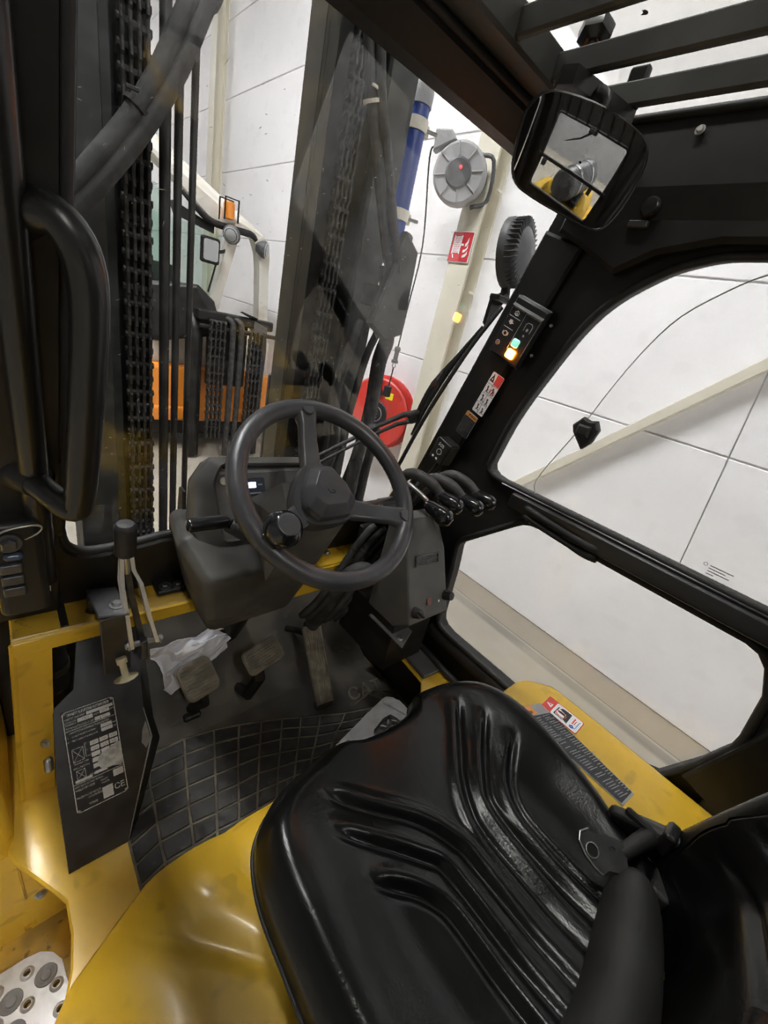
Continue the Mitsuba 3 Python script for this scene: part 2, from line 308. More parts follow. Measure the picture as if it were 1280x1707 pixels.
put(reel + '__plug', rbox((2.45, 2.656, -0.53), (0.05, 0.055, 0.09), 0.012), 'print_black', 30)

sg = thing('fire_hose_sign', 'square red sign with white hose reel and flame symbol on the column', 'sign')
SO = A(2.592, 2.487, 0.487); SU, SV = (0, -1, 0), (0, 0, 1)
put(sg + '__panel', slab([(0, 0), (0.2, 0), (0.2, 0.193), (0, 0.193)], 0.004, SO, SU, SV, 0.001), 'print_white')
def pic(mesh_list, key, m): put(key, merge(mesh_list), m)
def flat(poly, o, u, v, n, t=0.001, m=1.0):
    return prism(poly, t, A(o) + A(n) * 0.0, u, v)
SN = A(-1, 0, 0)
put(sg + '__red_field', prism([(0.005, 0.005), (0.195, 0.005), (0.195, 0.188), (0.005, 0.188)], 0.001, SO + SN * 0.005, SU, SV), 'sign_red')
coil = [prism([(0.03 + 0.0, 0.058 + k * 0.0105), (0.098, 0.060 + k * 0.0105), (0.098, 0.067 + k * 0.0105), (0.03, 0.065 + k * 0.0105)], 0.001, SO + SN * 0.0062, SU, SV) for k in range(10)]
coil += [prism([(0.026, 0.052), (0.034, 0.052), (0.034, 0.168), (0.026, 0.168)], 0.001, SO + SN * 0.0062, SU, SV), prism([(0.094, 0.052), (0.102, 0.052), (0.102, 0.168), (0.094, 0.168)], 0.001, SO + SN * 0.0062, SU, SV),
         prism([(0.034, 0.045), (0.050, 0.025), (0.056, 0.03), (0.042, 0.052)], 0.001, SO + SN * 0.0062, SU, SV), prism([(0.105, 0.115), (0.128, 0.118), (0.128, 0.104), (0.105, 0.106)], 0.001, SO + SN * 0.0062, SU, SV)]
put(sg + '__hose_symbol', merge(coil), 'print_white')
fl = [[(0.135, 0.03), (0.165, 0.036), (0.178, 0.055), (0.172, 0.075), (0.166, 0.06), (0.15, 0.05), (0.138, 0.045)],
      [(0.132, 0.06), (0.15, 0.066), (0.172, 0.088), (0.170, 0.115), (0.160, 0.09), (0.144, 0.08), (0.13, 0.08)],
      [(0.14, 0.095), (0.156, 0.104), (0.166, 0.125), (0.165, 0.155), (0.154, 0.128), (0.142, 0.118)]]
put(sg + '__flame_symbol', merge([prism(q, 0.001, SO + SN * 0.0062, SU, SV) for q in fl]), 'print_white')

fr = thing('fire_hose_reel', 'round red fire hose reel hanging on the white wall', 'hose reel')
FC, FA = A(2.57, 2.83, -0.765), unit((-0.95, -0.31, -0.02)); FV = A(0, 0, 1); FU = unit(np.cross(FV, FA))
put(fr + '__front_disc', lathe([(0.10, 0.055), (0.12, 0.05), (0.27, 0.045), (0.30, 0.05), (0.315, 0.04), (0.31, 0.028), (0.10, 0.03), (0.10, 0.055)], FC, FA, 56), 'red', 30)
put(fr + '__rear_disc', lathe([(0, -0.055), (0.27, -0.055), (0.315, -0.065), (0.33, -0.075), (0.32, -0.085), (0, -0.085)], FC, FA, 56), 'red', 30)
put(fr + '__hose_coil', merge([tube([FC + FA * z + (FU * math.cos(a) + FV * math.sin(a)) * 0.262 for a in np.arange(40) * math.tau / 40], 0.016, 8, closed=True) for z in (-0.036, -0.006, 0.016)]), 'grey_paint', True)
put(fr + '__hub', lathe([(0, 0.07), (0.05, 0.07), (0.055, 0.06), (0.105, 0.06), (0.115, 0.05), (0.115, 0.0), (0, 0.0)], FC, FA, 36), 'print_black', 30)
put(fr + '__hub_ring', merge(tube([FC + FA * 0.071 + (FU * math.cos(a) + FV * math.sin(a)) * 0.066 for a in np.arange(30) * math.tau / 30], 0.003, 6, closed=True),
    [box(FC + FA * 0.071 + FV * z, (0.006, 0.05, 0.006), 0.001) for z in (-0.03, 0, 0.03)]), 'print_grey')
LA = math.radians(62); LQ = FC + FA * 0.0515 + (FU * math.cos(LA) + FV * math.sin(LA)) * 0.205
FR_ = FU
put(fr + '__yellow_label', slab(rrect(0.075, 0.06, 0.003), 0.002, LQ, FR_, FV, 0.0005), 'print_yellow')
put(fr + '__nozzle', tube([FC + FA * 0.05 - FU * 0.02 + FV * 0.30, FC + FA * 0.075 - FU * 0.02 + FV * 0.23, FC + FA * 0.075 + FU * 0.03 + FV * 0.18], [0.02, 0.026, 0.018], 12), 'print_black', True)
put(fr + '__wall_arm', box((2.70, 2.95, -0.78), (0.12, 0.08, 0.10), 0.006), 'red')

# ---------------------------------------------------------------- the other forklift, parked ahead
wt = thing('white_forklift', 'white forklift with orange side panels parked behind the mast', 'forklift')
def bar(key, pts, r, m, **k): return put(key, tube(pts, r, 10, k=4), m, True, **k)
put(wt + '__roof', hull([(1.0, 4.55, 0.86), (1.0, 4.85, 1.06), (1.66, 4.5, 0.42), (1.66, 4.52, 0.55), (2.16, 4.62, 0.40), (2.16, 4.60, 0.46), (2.2, 5.5, 0.60), (1.0, 5.7, 1.1), (2.05, 4.55, 0.40), (1.84, 4.49, 0.50)]), 'white_paint')
put(wt + '__front_pillar', loft([[(x + dx, y, z) for dx, y in ((0, 4.45), (0.085, 4.45), (0.085, 4.55), (0, 4.55))] for x, z in ((1.80, 0.47), (1.76, 0.38), (1.71, 0.18), (1.655, -0.05), (1.60, -0.30))]), 'white_paint', 30)
put(wt + '__rear_pillar', loft([[(x + dx, y, z) for dx, y in ((0, 4.55), (w, 4.55), (w, 4.68), (0, 4.68))] for x, w, z in ((2.03, 0.16, 0.42), (2.09, 0.12, 0.30), (2.115, 0.10, 0.15), (2.16, 0.10, -0.4), (2.21, 0.10, -0.95), (2.24, 0.10, -1.3))]), 'white_paint', 30)
put(wt + '__windscreen', (A((1.02, 4.9, 0.42), (1.72, 4.52, 0.36), (1.60, 4.52, -0.28), (1.02, 4.8, -0.12)), [[0, 1, 2], [0, 2, 3]]), 'tint_glass')
bar(wt + '__wiper', [(1.58, 4.44, -0.14), (1.62, 4.44, 0.02), (1.66, 4.45, 0.17)], 0.008, 'black_paint')
put(wt + '__header_rail', tube([(1.35, 4.5, 0.58), (1.55, 4.46, 0.44), (1.72, 4.44, 0.42), (1.95, 4.46, 0.43), (2.02, 4.48, 0.40)], [0.018, 0.03, 0.03, 0.03, 0.02], 8, k=4), 'black_paint', True)
put(wt + '__sun_visor', hull([(1.30, 4.55, 0.40), (1.30, 4.55, 0.50), (1.62, 4.47, 0.34), (1.62, 4.47, 0.40), (1.62, 4.60, 0.40), (1.3, 4.7, 0.5)]), 'black_paint')
bc = wt + '__beacon'
put(bc, lathe([(0, 0.13), (0.04, 0.13), (0.05, 0.11), (0.05, 0), (0, 0)], (1.73, 4.44, 0.49), (0, 0, 1), 16), 'orange', 35)
put(bc + '__guard', merge([tube([(1.73 + dx - 0.06, 4.44 + dy, 0.47), (1.73 + dx - 0.06, 4.44 + dy, 0.64), (1.73 + dx + 0.06, 4.44 + dy, 0.64), (1.73 + dx + 0.06, 4.44 + dy, 0.47)], 0.008, 6) for dx, dy in ((0, -0.065), (0, 0.065))]), 'black_paint')
for c, ax in (((1.735, 4.36, 0.37), (-0.55, -0.75, -0.35)), ((2.125, 4.50, 0.345), (0.7, -0.6, -0.1))):
    hl = put(wt + '__headlight', lathe([(0, 0.03), (0.05, 0.028), (0.075, 0.01), (0.078, 0), (0.07, -0.03), (0.04, -0.08), (0, -0.085)], c, ax, 22), 'grey_paint', 40)
    put(hl + '__lens', lathe([(0, 0.036), (0.04, 0.033), (0.066, 0.018), (0.066, 0.01)], c, ax, 22), 'lens_grey', 40)
mr = put(wt + '__mirror', rbox((1.56, 4.38, 0.20), (0.17, 0.05, 0.21), 0.024), 'black_paint', 35)
put(mr + '__glass', slab(rrect(0.13, 0.165, 0.02), 0.004, (1.56, 4.354, 0.20), (1, 0, 0), (0, 0, 1)), 'lens_grey')
put(wt + '__mirror_arm', tube([(1.62, 4.40, 0.20), (1.70, 4.45, 0.22), (1.74, 4.48, 0.24)], 0.014, 8), 'black_paint', True)
put(wt + '__dashboard', rhull([(1.15, 4.55, -0.20), (1.48, 4.45, -0.15), (1.60, 4.45, -0.24), (1.66, 4.4, -0.46), (1.15, 4.5, -0.6), (1.3, 5.0, -0.2), (1.6, 4.9, -0.4)], 0.05), 'black_paint', 35)
put(wt + '__seat_back', rhull([(1.25, 5.05, -0.05), (1.42, 5.05, -0.05), (1.2, 5.0, -0.5), (1.45, 5.0, -0.5)], 0.06), 'black_rubber', 35)
put(wt + '__body', rbox((1.62, 5.15, -0.70), (1.5, 1.0, 0.36), 0.05), 'white_paint', 35)
put(wt + '__orange_panel', merge(rbox((1.62, 4.98, -1.08), (1.5, 0.9, 0.42), 0.04), rbox((1.62, 4.96, -1.34), (1.46, 0.9, 0.16), 0.04)), 'orange', 35)
put(wt + '__chassis', rbox((1.62, 5.15, -1.50), (1.4, 0.9, 0.24), 0.03), 'black_paint')
for x in (1.05, 2.2):
    ty = put(wt + '__tyre', lathe([(0.16, -0.09), (0.29, -0.1), (0.315, -0.07), (0.315, 0.07), (0.29, 0.1), (0.16, 0.09)], (x, 4.95, -1.435), (1, 0, 0), 30), 'tyre', 35)
    put(ty + '__rim', lathe([(0, -0.04), (0.10, -0.05), (0.165, -0.085), (0.165, 0.085), (0.1, 0.05), (0, 0.04)], (x, 4.95, -1.435), (1, 0, 0), 24), 'cream', 35)
bar(wt + '__door_frame', [(1.0, 4.86, 0.9), (0.98, 4.8, 0.2), (0.97, 4.8, -0.5)], 0.035, 'white_paint')
put(wt + '__door_glass', (A((1.0, 4.84, 0.75), (1.25, 4.70, 0.55), (1.25, 4.70, -0.15), (1.0, 4.82, -0.1)), [[0, 1, 2], [0, 2, 3]]), 'tint_glass')
# its lowered mast top with two leaf chains and hoses
put(wt + '__mast_crossbar', merge(rbox((1.80, 4.30, -0.33), (0.74, 0.14, 0.09), 0.02), rod((1.44, 4.22, -0.42), (2.22, 4.22, -0.42), 0.02, 10)), 'black_paint', 35)
for x0, x1 in ((1.38, 1.52), (1.96, 2.24)):
    put(wt + '__mast_rail', tube([((x0 + x1) / 2, 4.36, -1.72), ((x0 + x1) / 2, 4.36, -0.9), ((x0 + x1) / 2, 4.36, -0.48), ((x0 + x1) / 2, 4.50, -0.36)], 0.07, 8, k=3), 'black_paint', True)
put(wt + '__mast_plate', rbox((1.78, 4.42, -0.68), (0.40, 0.06, 0.62), 0.02), 'black_paint')
put(wt + '__chain_cover', merge(hull([(1.96, 4.22, -0.30), (1.96, 4.4, -0.30), (2.10, 4.22, -0.34), (2.10, 4.4, -0.34), (2.10, 4.22, -0.42), (1.96, 4.22, -0.40), (2.10, 4.4, -0.42)]), hull([(1.82, 4.2, -0.235), (1.98, 4.2, -0.27), (2.02, 4.3, -0.31), (1.84, 4.3, -0.25)])), 'grey_paint')
def chain_piece(w, pitch, plates, th):
    ms = []
    for k in range(plates):
        x = (k / (plates - 1) - 0.5) * w
        ms.append(slab([(-0.42 * pitch, 0.62 * pitch), (-0.22 * pitch, 0.8 * pitch), (0.22 * pitch, 0.8 * pitch), (0.42 * pitch, 0.62 * pitch), (0.34 * pitch, 0), (0.42 * pitch, -0.62 * pitch), (0.22 * pitch, -0.8 * pitch), (-0.22 * pitch, -0.8 * pitch), (-0.42 * pitch, -0.62 * pitch), (-0.34 * pitch, 0)], th, (x - th / 2, 0, 0), (0, 1, 0), (0, 0, 1), th * 0.25))
    return merge(ms)
ch_a = proto(merge(chain_piece(0.125, 0.075, 4, 0.016), rod((-0.08, 0, 0.056), (0.08, 0, 0.056), 0.014, 8)), 'chain_steel')
for x, top in ((1.60, -0.42), (1.985, -0.46)):
    cn = wt + '__chain' if wt + '__chain' not in used else uniq(wt + '__chain'); used.setdefault(cn, 0)
    if cn in scene: pass
    for k in range(14): place(cn + '__link', ch_a, basis((x, 4.20 + 0.006 * (k % 2), top - k * 0.078), (1, 0, 0), (0, 1, 0)))
for x in (1.745, 1.83): bar(wt + '__hose', [(x - 0.1, 4.30, -0.32), (x - 0.02, 4.22, -0.34), (x, 4.20, -0.48), (x + 0.01, 4.22, -1.2), (x + 0.01, 4.24, -1.7)], 0.028, 'hose')

# ---------------------------------------------------------------- this truck: mast in front of the cab
ms = thing('mast', 'dusty black lift mast with leaf chains and hoses beyond the windscreen', 'mast')
Z0, Z1 = -1.50, 2.0; ZM, ZL = (Z0 + Z1) / 2, Z1 - Z0
put(ms + '__outer_rail', merge(box((0.172, 1.21, ZM), (0.084, 0.02, ZL)), box((0.135, 1.28, ZM), (0.016, 0.16, ZL)), box((0.172, 1.36, ZM), (0.084, 0.02, ZL))), 'mast_dusty')
put(ms + '__inner_rail', merge(box((0.225, 1.24, ZM), (0.024, 0.02, ZL)), box((0.232, 1.31, ZM), (0.012, 0.15, ZL))), 'mast_dusty')
put(ms + '__channel_back', box((0.27, 1.34, ZM), (0.064, 0.02, ZL)), 'black_paint')
put(ms + '__rail_edge', box((0.3015, 1.29, ZM), (0.006, 0.12, ZL)), 'black_paint')
put(ms + '__outer_rail', merge(box((0.918, 1.21, ZM), (0.094, 0.02, ZL)), box((0.957, 1.28, ZM), (0.016, 0.16, ZL)), box((0.92, 1.36, ZM), (0.09, 0.02, ZL))), 'mast_dusty')
put(ms + '__inner_rail', merge(box((0.672, 1.243, ZM), (0.012, 0.082, ZL)), box((0.690, 1.208, ZM), (0.030, 0.014, ZL))), 'mast_rust')
put(ms + '__inner_flange', merge(box((0.722, 1.27, ZM), (0.040, 0.016, ZL)), box((0.712, 1.25, ZM), (0.010, 0.05, ZL))), 'mast_steel')
put(ms + '__channel_back', box((0.81, 1.35, ZM), (0.17, 0.02, ZL)), 'mast_steel')
put(ms + '__roller_bracket', merge(slab([(0.86, -0.02), (0.93, 0.24), (0.99, 0.20), (1.00, -0.03), (0.93, -0.06)], 0.03, (0, 1.10, 0), (1, 0, 0), (0, 0, 1), 0.006), box((0.93, 1.15, 0.06), (0.05, 0.12, 0.06))), 'mast_steel')
put(ms + '__carriage_plate', merge(box((0.82, 1.40, -0.62), (0.20, 0.02, 0.72), 0.004), box((0.77, 1.24, -0.93), (0.26, 0.04, 0.12), 0.004)), 'mast_steel')
pitch = 0.0345
cl = proto(merge(chain_piece(0.044, pitch, 4, 0.007), rod((-0.03, 0, 0.026), (0.03, 0, 0.026), 0.0075, 8)), 'chain_steel')
for ci, x in enumerate((0.272, 0.778)):
    cn = ms + '__chain' + ('' if ci == 0 else '_001')
    for k in range(58): place(cn + '__link', cl, basis((x, 1.205 + 0.004 * (k % 2), 0.98 - k * pitch), (1, 0, 0), (0, 1, 0)))
for x, r in ((0.347, 0.0125), (0.375, 0.0095), (0.408, 0.0082)): put(ms + '__pipe', rod((x, 1.28, Z0), (x, 1.28, Z1), r, 12), 'mast_steel', True)
put(ms + '__tie_beam', merge(box((0.46, 1.37, 1.55), (0.9, 0.06, 0.16)), box((0.46, 1.37, -1.30), (0.9, 0.06, 0.16))), 'mast_steel')
hs = [([(0.41, 1.04, 0.62), (0.339, 1.05, 0.431), (0.318, 1.05, 0.391), (0.274, 1.05, 0.290), (0.232, 1.05, 0.216), (0.179, 1.05, 0.139), (0.130, 1.05, 0.073), (0.06, 1.06, 0.0), (-0.05, 1.08, -0.12)], 0.0185),
      ([(0.43, 1.03, 0.64), (0.362, 1.045, 0.442), (0.345, 1.045, 0.411), (0.305, 1.045, 0.311), (0.257, 1.045, 0.220), (0.196, 1.045, 0.127), (0.137, 1.045, 0.050), (0.08, 1.05, -0.01), (-0.02, 1.08, -0.10)], 0.0165),
      ([(0.68, 1.09, 0.70), (0.720, 1.10, 0.561), (0.757, 1.10, 0.461), (0.789, 1.10, 0.390), (0.829, 1.10, 0.303), (0.886, 1.10, 0.187), (0.926, 1.10, 0.106), (0.94, 1.13, 0.0)], 0.0145),
      ([(0.70, 1.07, 0.70), (0.742, 1.08, 0.547), (0.771, 1.08, 0.463), (0.819, 1.08, 0.372), (0.880, 1.08, 0.240), (0.929, 1.08, 0.140), (0.955, 1.11, 0.06), (0.96, 1.13, -0.05)], 0.0125),
      ([(0.905, 1.12, 0.14), (0.912, 1.10, 0.04), (0.918, 1.10, -0.03), (0.900, 1.11, -0.12), (0.885, 1.12, -0.3), (0.86, 1.14, -0.7), (0.84, 1.16, -1.2)], 0.012),
      ([(0.98, 1.13, 0.24), (0.942, 1.11, 0.14), (0.930, 1.10, 0.03), (0.962, 1.10, -0.05), (0.950, 1.10, -0.13), (0.956, 1.10, -0.30), (0.938, 1.10, -0.48), (0.905, 1.12, -0.70), (0.86, 1.15, -1.1)], [0.02, 0.022, 0.022, 0.026, 0.024, 0.0235, 0.0235, 0.022]),
      ([(0.86, 1.12, -0.02), (0.80, 1.10, -0.22), (0.83, 1.10, -0.42), (0.80, 1.12, -0.62)], 0.017)]
for pts, r in hs: put(ms + '__hose', tube(pts, r, 12, k=6), 'hose', True)
for o, d_ in (((0.240, 1.05, 0.230), (0.55, 0, 0.82)), ((0.757, 1.10, 0.461), (-0.4, 0, 0.9))):
    put(ms + '__cable_tie', merge(lathe([(0.0225, -0.004), (0.0235, -0.004), (0.0235, 0.004), (0.0225, 0.004)], o, d_, 16), box(A(o) + [-0.012, -0.02, 0.02], (0.02, 0.006, 0.006), 0.001)), 'cream' if o[0] > 0.5 else 'hose')
put(ms + '__tilt_hose_elbow', merge(tube([(0.83, 0.98, -0.42), (0.845, 0.97, -0.33), (0.865, 0.96, -0.31), (0.885, 0.97, -0.34), (0.885, 0.98, -0.45)], 0.016, 10, k=4), rod((0.838, 0.98, -0.42), (0.838, 0.98, -1.40), 0.021, 10), rod((0.885, 0.98, -0.44), (0.885, 0.98, -1.40), 0.016, 10)), 'hose', True)
bl = thing('blue_cylinder', 'slim blue cylinder in pale clamps beyond the right mast rail', 'cylinder')
put(bl + '__tube', lathe([(0, 0.70), (0.025, 0.70), (0.036, 0.68), (0.036, 0.24), (0.03, 0.22), (0, 0.22)], (1.150, 1.40, -0.03), (0, 0, 1), 24), 'blue', 30)
put(bl + '__cap', lathe([(0, 0.05), (0.026, 0.05), (0.040, 0.02), (0.040, -0.02), (0, -0.02)], (1.150, 1.40, 0.67), (0, 0, 1), 24), 'print_grey', 30)
for z in (0.60, 0.345):
    cp = put(bl + '__clamp', merge(lathe([(0.036, -0.017), (0.041, -0.017), (0.041, 0.017), (0.036, 0.017)], (1.150, 1.40, z), (0, 0, 1), 24), box((1.197, 1.395, z), (0.02, 0.012, 0.034)), box((1.04, 1.395, z), (0.17, 0.012, 0.03))), 'cream')
    put(cp + '__bolt', rod((1.18, 1.39, z), (1.225, 1.37, z), 0.006, 8), 'steel')

# ---------------------------------------------------------------- cab frame
# The windscreen plane leans back: y = 0.667 - 0.278 z (the pillars follow it).
def wy(z): return 0.667 - 0.278 * z
PT = unit((0, -0.278, 1.0))                 # up along the raked pillars
cf = thing('forklift_cab', 'black cab frame of the yellow forklift with raked pillars, windows and roof bars', 'cab')
def ring3(poly, x): return [(x, y, z) for y, z in poly]
side = [(0.80, -0.62), (wy(-0.421), -0.421), (wy(0.226), 0.226), (wy(0.33), 0.33), (-0.90, 0.33), (-0.90, -1.02), (0.60, -1.02), (0.62, -0.82)]
upw = spline([(0.545, -0.262), (0.524, -0.141), (0.485, -0.022), (0.447, 0.072), (0.405, 0.132), (0.345, 0.180), (0.302, 0.201), (0.258, 0.213), (0.205, 0.217)], 4)
upw = np.vstack([upw, [(-0.44, 0.217), (-0.47, 0.205), (-0.48, 0.17), (-0.48, -0.25), (-0.47, -0.275), (-0.45, -0.285)], [(0.50, -0.287), (0.522, -0.284), (0.538, -0.276)]])
low = A([(0.547, -0.580), (0.556, -0.515), (0.553, -0.497), (0.540, -0.480), (0.420, -0.366), (0.405, -0.354), (0.385, -0.346), (0.36, -0.343), (-0.045, -0.343), (-0.07, -0.35), (-0.09, -0.37), (-0.11, -0.417), (-0.121, -0.506), (-0.120, -0.538), (-0.110, -0.569), (-0.098, -0.609), (-0.06, -0.70), (0.10, -0.777), (0.484, -0.780), (0.515, -0.774), (0.530, -0.762), (0.536, -0.742)])
# plates in the y-z plane: u = -y, v = z, so that u x v = -x
def yz(poly): return [(-y, z) for y, z in poly]
put(cf + '__right_side_panel', prism(yz(side), 0.035, (0.935, 0, 0), (0, -1, 0), (0, 0, 1), [yz(upw), yz(low)]), 'black_paint')
put(cf + '__window_seal', tube([(0.899, y, z) for y, z in upw], 0.008, 8, closed=True), 'black_rubber', True)
put(cf + '__window_seal', tube([(0.899, y, z) for y, z in low], 0.008, 8, closed=True), 'black_rubber', True)
pil = [(wy(-0.44) - 0.004, -0.44), (wy(0.24) - 0.004, 0.24), (0.500, 0.215), (0.545, 0.07), (0.590, -0.09), (0.655, -0.30), (0.690, -0.42)]
put(cf + '__pillar_trim', slab(yz(pil), 0.016, (0.9, 0, 0), (0, -1, 0), (0, 0, 1), 0.006), 'black_paint')
put(cf + '__corner_bracket', slab(yz([(0.50, 0.21), (0.56, 0.235), (0.55, 0.32), (-0.9, 0.32), (-0.9, 0.228), (0.2, 0.228), (0.27, 0.226), (0.36, 0.205), (0.42, 0.17)]), 0.028, (0.9, 0, 0), (0, -1, 0), (0, 0, 1), 0.008), 'black_paint')
put(cf + '__waist_rail', merge(rbox((0.889, -0.20, -0.313), (0.030, 1.30, 0.040), 0.008), box((0.893, -0.18, -0.290), (0.010, 1.34, 0.006))), 'black_satin', 35)
hp = [(0.886, 0.405, -0.312), (0.874, 0.385, -0.312), (0.868, 0.34, -0.314), (0.868, 0.28, -0.318), (0.874, 0.245, -0.322), (0.886, 0.222, -0.322)]
put(cf + '__door_pull', merge(tube(hp, [0.010, 0.009, 0.007, 0.007, 0.009, 0.011], 10, k=4), tube([A(p) + [0.004, 0, -0.020] for p in hp], [0.010, 0.009, 0.007, 0.007, 0.009, 0.011], 10, k=4)), 'black_rubber', True)
put(cf + '__door_sill', tube([(0.905, 0.55, -0.80), (0.905, 0.50, -0.805), (0.905, 0.3, -0.805), (0.905, -0.05, -0.80)], 0.022, 10), 'black_rubber', True)
# glazing
def sheet(poly, x):
    v, f = trimesh.creation.triangulate_polygon(Polygon(A(poly)), engine='earcut')
    return (np.column_stack([np.full(len(v), x), v[:, 0], v[:, 1]]), np.asarray(f))
put(cf + '__lower_door_glass', prism(yz(inset([(y, z) for y, z in low], -0.004)), 0.0001, (0.918, 0, 0), (0, -1, 0), (0, 0, 1)).slice_plane((0.91795, 0, 0), (1, 0, 0)), 'glass')
ps = [(0.405, -0.29), (0.413, -0.286), (0.424, -0.262), (0.415, -0.222), (0.402, -0.185), (0.375, -0.108), (0.347, -0.010), (0.319, 0.068), (0.288, 0.124), (0.240, 0.169), (0.198, 0.197), (0.13, 0.222), (-0.05, 0.228), (-0.25, 0.228), (-0.25, -0.292)]
gl = put(cf + '__sliding_pane', sheet(ps, 0.920), 'pane_glass')
put(gl + '__edge', tube([(0.920, y, z) for y, z in ps[1:12]], 0.0013, 6, k=3), 'edge_grey', True)
put(gl + '__latch', merge(slab(yz([(0.388, -0.108), (0.381, -0.122), (0.352, -0.150), (0.338, -0.132), (0.332, -0.102), (0.343, -0.086), (0.357, -0.090), (0.372, -0.086)]), 0.018, (0.919, 0, 0), (0, -1, 0), (0, 0, 1), 0.004), slab(yz([(0.372, -0.10), (0.372, -0.122), (0.345, -0.122), (0.345, -0.10)]), 0.014, (0.903, 0, 0), (0, -1, 0), (0, 0, 1), 0.004)), 'black_rubber')
g2 = put(cf + '__rear_pane', sheet([(0.10, -0.292), (0.152, 0.228), (-0.46, 0.228), (-0.46, -0.292)], 0.930), 'pane_glass')
put(g2 + '__edge', rod((0.930, 0.0975, -0.290), (0.930, 0.148, 0.222), 0.0012, 6), 'edge_grey')
for y in (0.052, -0.045):
    n_ = 0.929 if y < 0.06 else 0.92
    st = [box((0.9193, y + 0.004 - w_ / 2, -0.2605 - k * 0.0052), (0.0005, w_, 0.0018), 0.0001) for k, w_ in enumerate((0.036, 0.026, 0.034, 0.012))]
    st.append(tube([(0.9192, y + 0.011 + 0.003 * math.cos(q_), -0.261 + 0.003 * math.sin(q_)) for q_ in np.arange(14) * math.tau / 14], 0.0005, 5, closed=True))
    put(gl + '__etched_mark', merge(st), 'print_grey', kind='stuff')
# roof
put(cf + '__roof_side_rail', loft([[(0.868, y, 0.402), (0.93, y, 0.402), (0.94, y, 0.33), (0.90, y, 0.26), (0.872, y, 0.255), (0.862, y, 0.30)] for y in (0.54, -0.92)]), 'black_paint')
put(cf + '__roof_seal', tube([(0.866, 0.535, 0.398), (0.866, -0.9, 0.398)], 0.007, 8), 'black_rubber', True)
for s in (-1,): put(cf + '__roof_side_rail', box((-0.02, -0.19, 0.355), (0.07, 1.46, 0.09), 0.012), 'black_paint')
put(cf + '__front_header', hull([(x, y, z) for x in (-0.06, 0.915) for y, z in ((0.585, 0.297), (0.592, 0.33), (0.565, 0.345), (0.530, 0.345), (0.530, 0.322), (0.56, 0.298))]), 'black_paint')
put(cf + '__roof_front_beam', box((0.42, 0.510, 0.362), (0.93, 0.044, 0.044), 0.004), 'mast_steel')
put(cf + '__header_seal', rod((-0.05, 0.529, 0.334), (0.90, 0.529, 0.334), 0.0055, 8), 'black_rubber', True)
for x in (0.245, 0.340, 0.434, 0.528, 0.622, 0.714, 0.16, 0.07):
    put(cf + '__roof_bar', box((x + 0.005, -0.19, 0.361), (0.012, 1.37, 0.030), 0.003), 'mast_steel')
put(cf + '__roof_pane', (A((-0.05, 0.52, 0.428), (0.92, 0.52, 0.428), (0.92, -0.90, 0.428), (-0.05, -0.90, 0.428)), [[0, 1, 2], [0, 2, 3]]), 'roof_pane')
spots = []
for i in range(9):
    c = A(rng.uniform(0.4, 0.85), rng.uniform(-0.3, 0.5)); rr_ = rng.uniform(0.002, 0.007)
    spots.append(trimesh.Trimesh(np.column_stack([c + np.stack([np.cos(a := np.arange(9) * math.tau / 9), np.sin(a)], 1) * (rr_ * rng.uniform(0.4, 1.2, 9))[:, None], np.full(9, 0.4272)]), [[0, k + 1, k] for k in range(1, 8)], process=False))
put(cf + '__roof_dirt', merge(spots), 'mat_base', kind='stuff')
put(cf + '__roof_rear_beam', box((0.42, -0.90, 0.36), (0.95, 0.06, 0.07), 0.006), 'black_paint')
cl_ = put(cf + '__corner_lamp', lathe([(0, 0.012), (0.012, 0.011), (0.016, 0.006), (0.017, 0.0), (0.017, -0.004)], (0.870, 0.395, 0.272), (-1, 0, 0), 22), 'black_satin', 40)
put(cl_ + '__bracket', box((0.868, 0.405, 0.247), (0.010, 0.034, 0.012), 0.002), 'mast_steel')
put(cf + '__bolt', bolt((0.862, 0.366, 0.372), (-1, 0, 0.2), 0.005, 0.004), 'steel')
# left pillar, cowl and windscreen
def lp(x0, x1a, x1b, y0, y1):
    return hull([(x, wy(z) + y, z) for z, x1 in ((-0.62, x1a), (0.33, x1b)) for x in (x0, x1) for y in (y0, y1)])
put(cf + '__left_pillar', lp(-0.07, 0.036, 0.083, 0.03, -0.045), 'black_paint')
put(cf + '__pillar_tube', rod((0.022, wy(-0.52) - 0.055, -0.52), (0.028, wy(0.33) - 0.055, 0.33), 0.017, 14), 'black_satin', True)
wsl = spline([(0.088, 0.29), (0.071, -0.067), (0.051, -0.40), (0.049, -0.435), (0.057, -0.475), (0.088, -0.497), (0.16, -0.492), (0.21, -0.483)], 5)
wsp = np.vstack([wsl, [(0.8, -0.483), (0.86, -0.47), (0.885, -0.43), (0.89, -0.39), (0.895, 0.0), (0.89, 0.29)]])
sl = math.hypot(1, 0.278)
WO, WU, WV = A(0, 0.667, 0), A(1, 0, 0), PT
ws2 = [(x, z * sl) for x, z in wsp]
put(cf + '__windscreen', (A([WO + WU * x + WV * z for x, z in ((0.04, -0.53), (0.93, -0.53), (0.93, 0.33), (0.04, 0.33))]), [[0, 1, 2], [0, 2, 3]]), 'glass')
outer = [(-0.07, -0.66), (0.93, -0.66), (0.93, 0.36), (-0.07, 0.36)]
lowpanel = [(0.03, -0.64), (0.90, -0.64), (0.90, -0.42)] + [(x, z) for x, z in reversed(ws2[:-6]) if z < -0.38 and x < 0.3][:0]
poly = [(-0.06, -0.645), (0.92, -0.645), (0.92, -0.40), (0.885, -0.43 * sl), (0.86, -0.47 * sl), (0.8, -0.483 * sl)] + [(x, z) for x, z in reversed(ws2[:-6]) if z < -0.30] + [(-0.06, -0.30)]
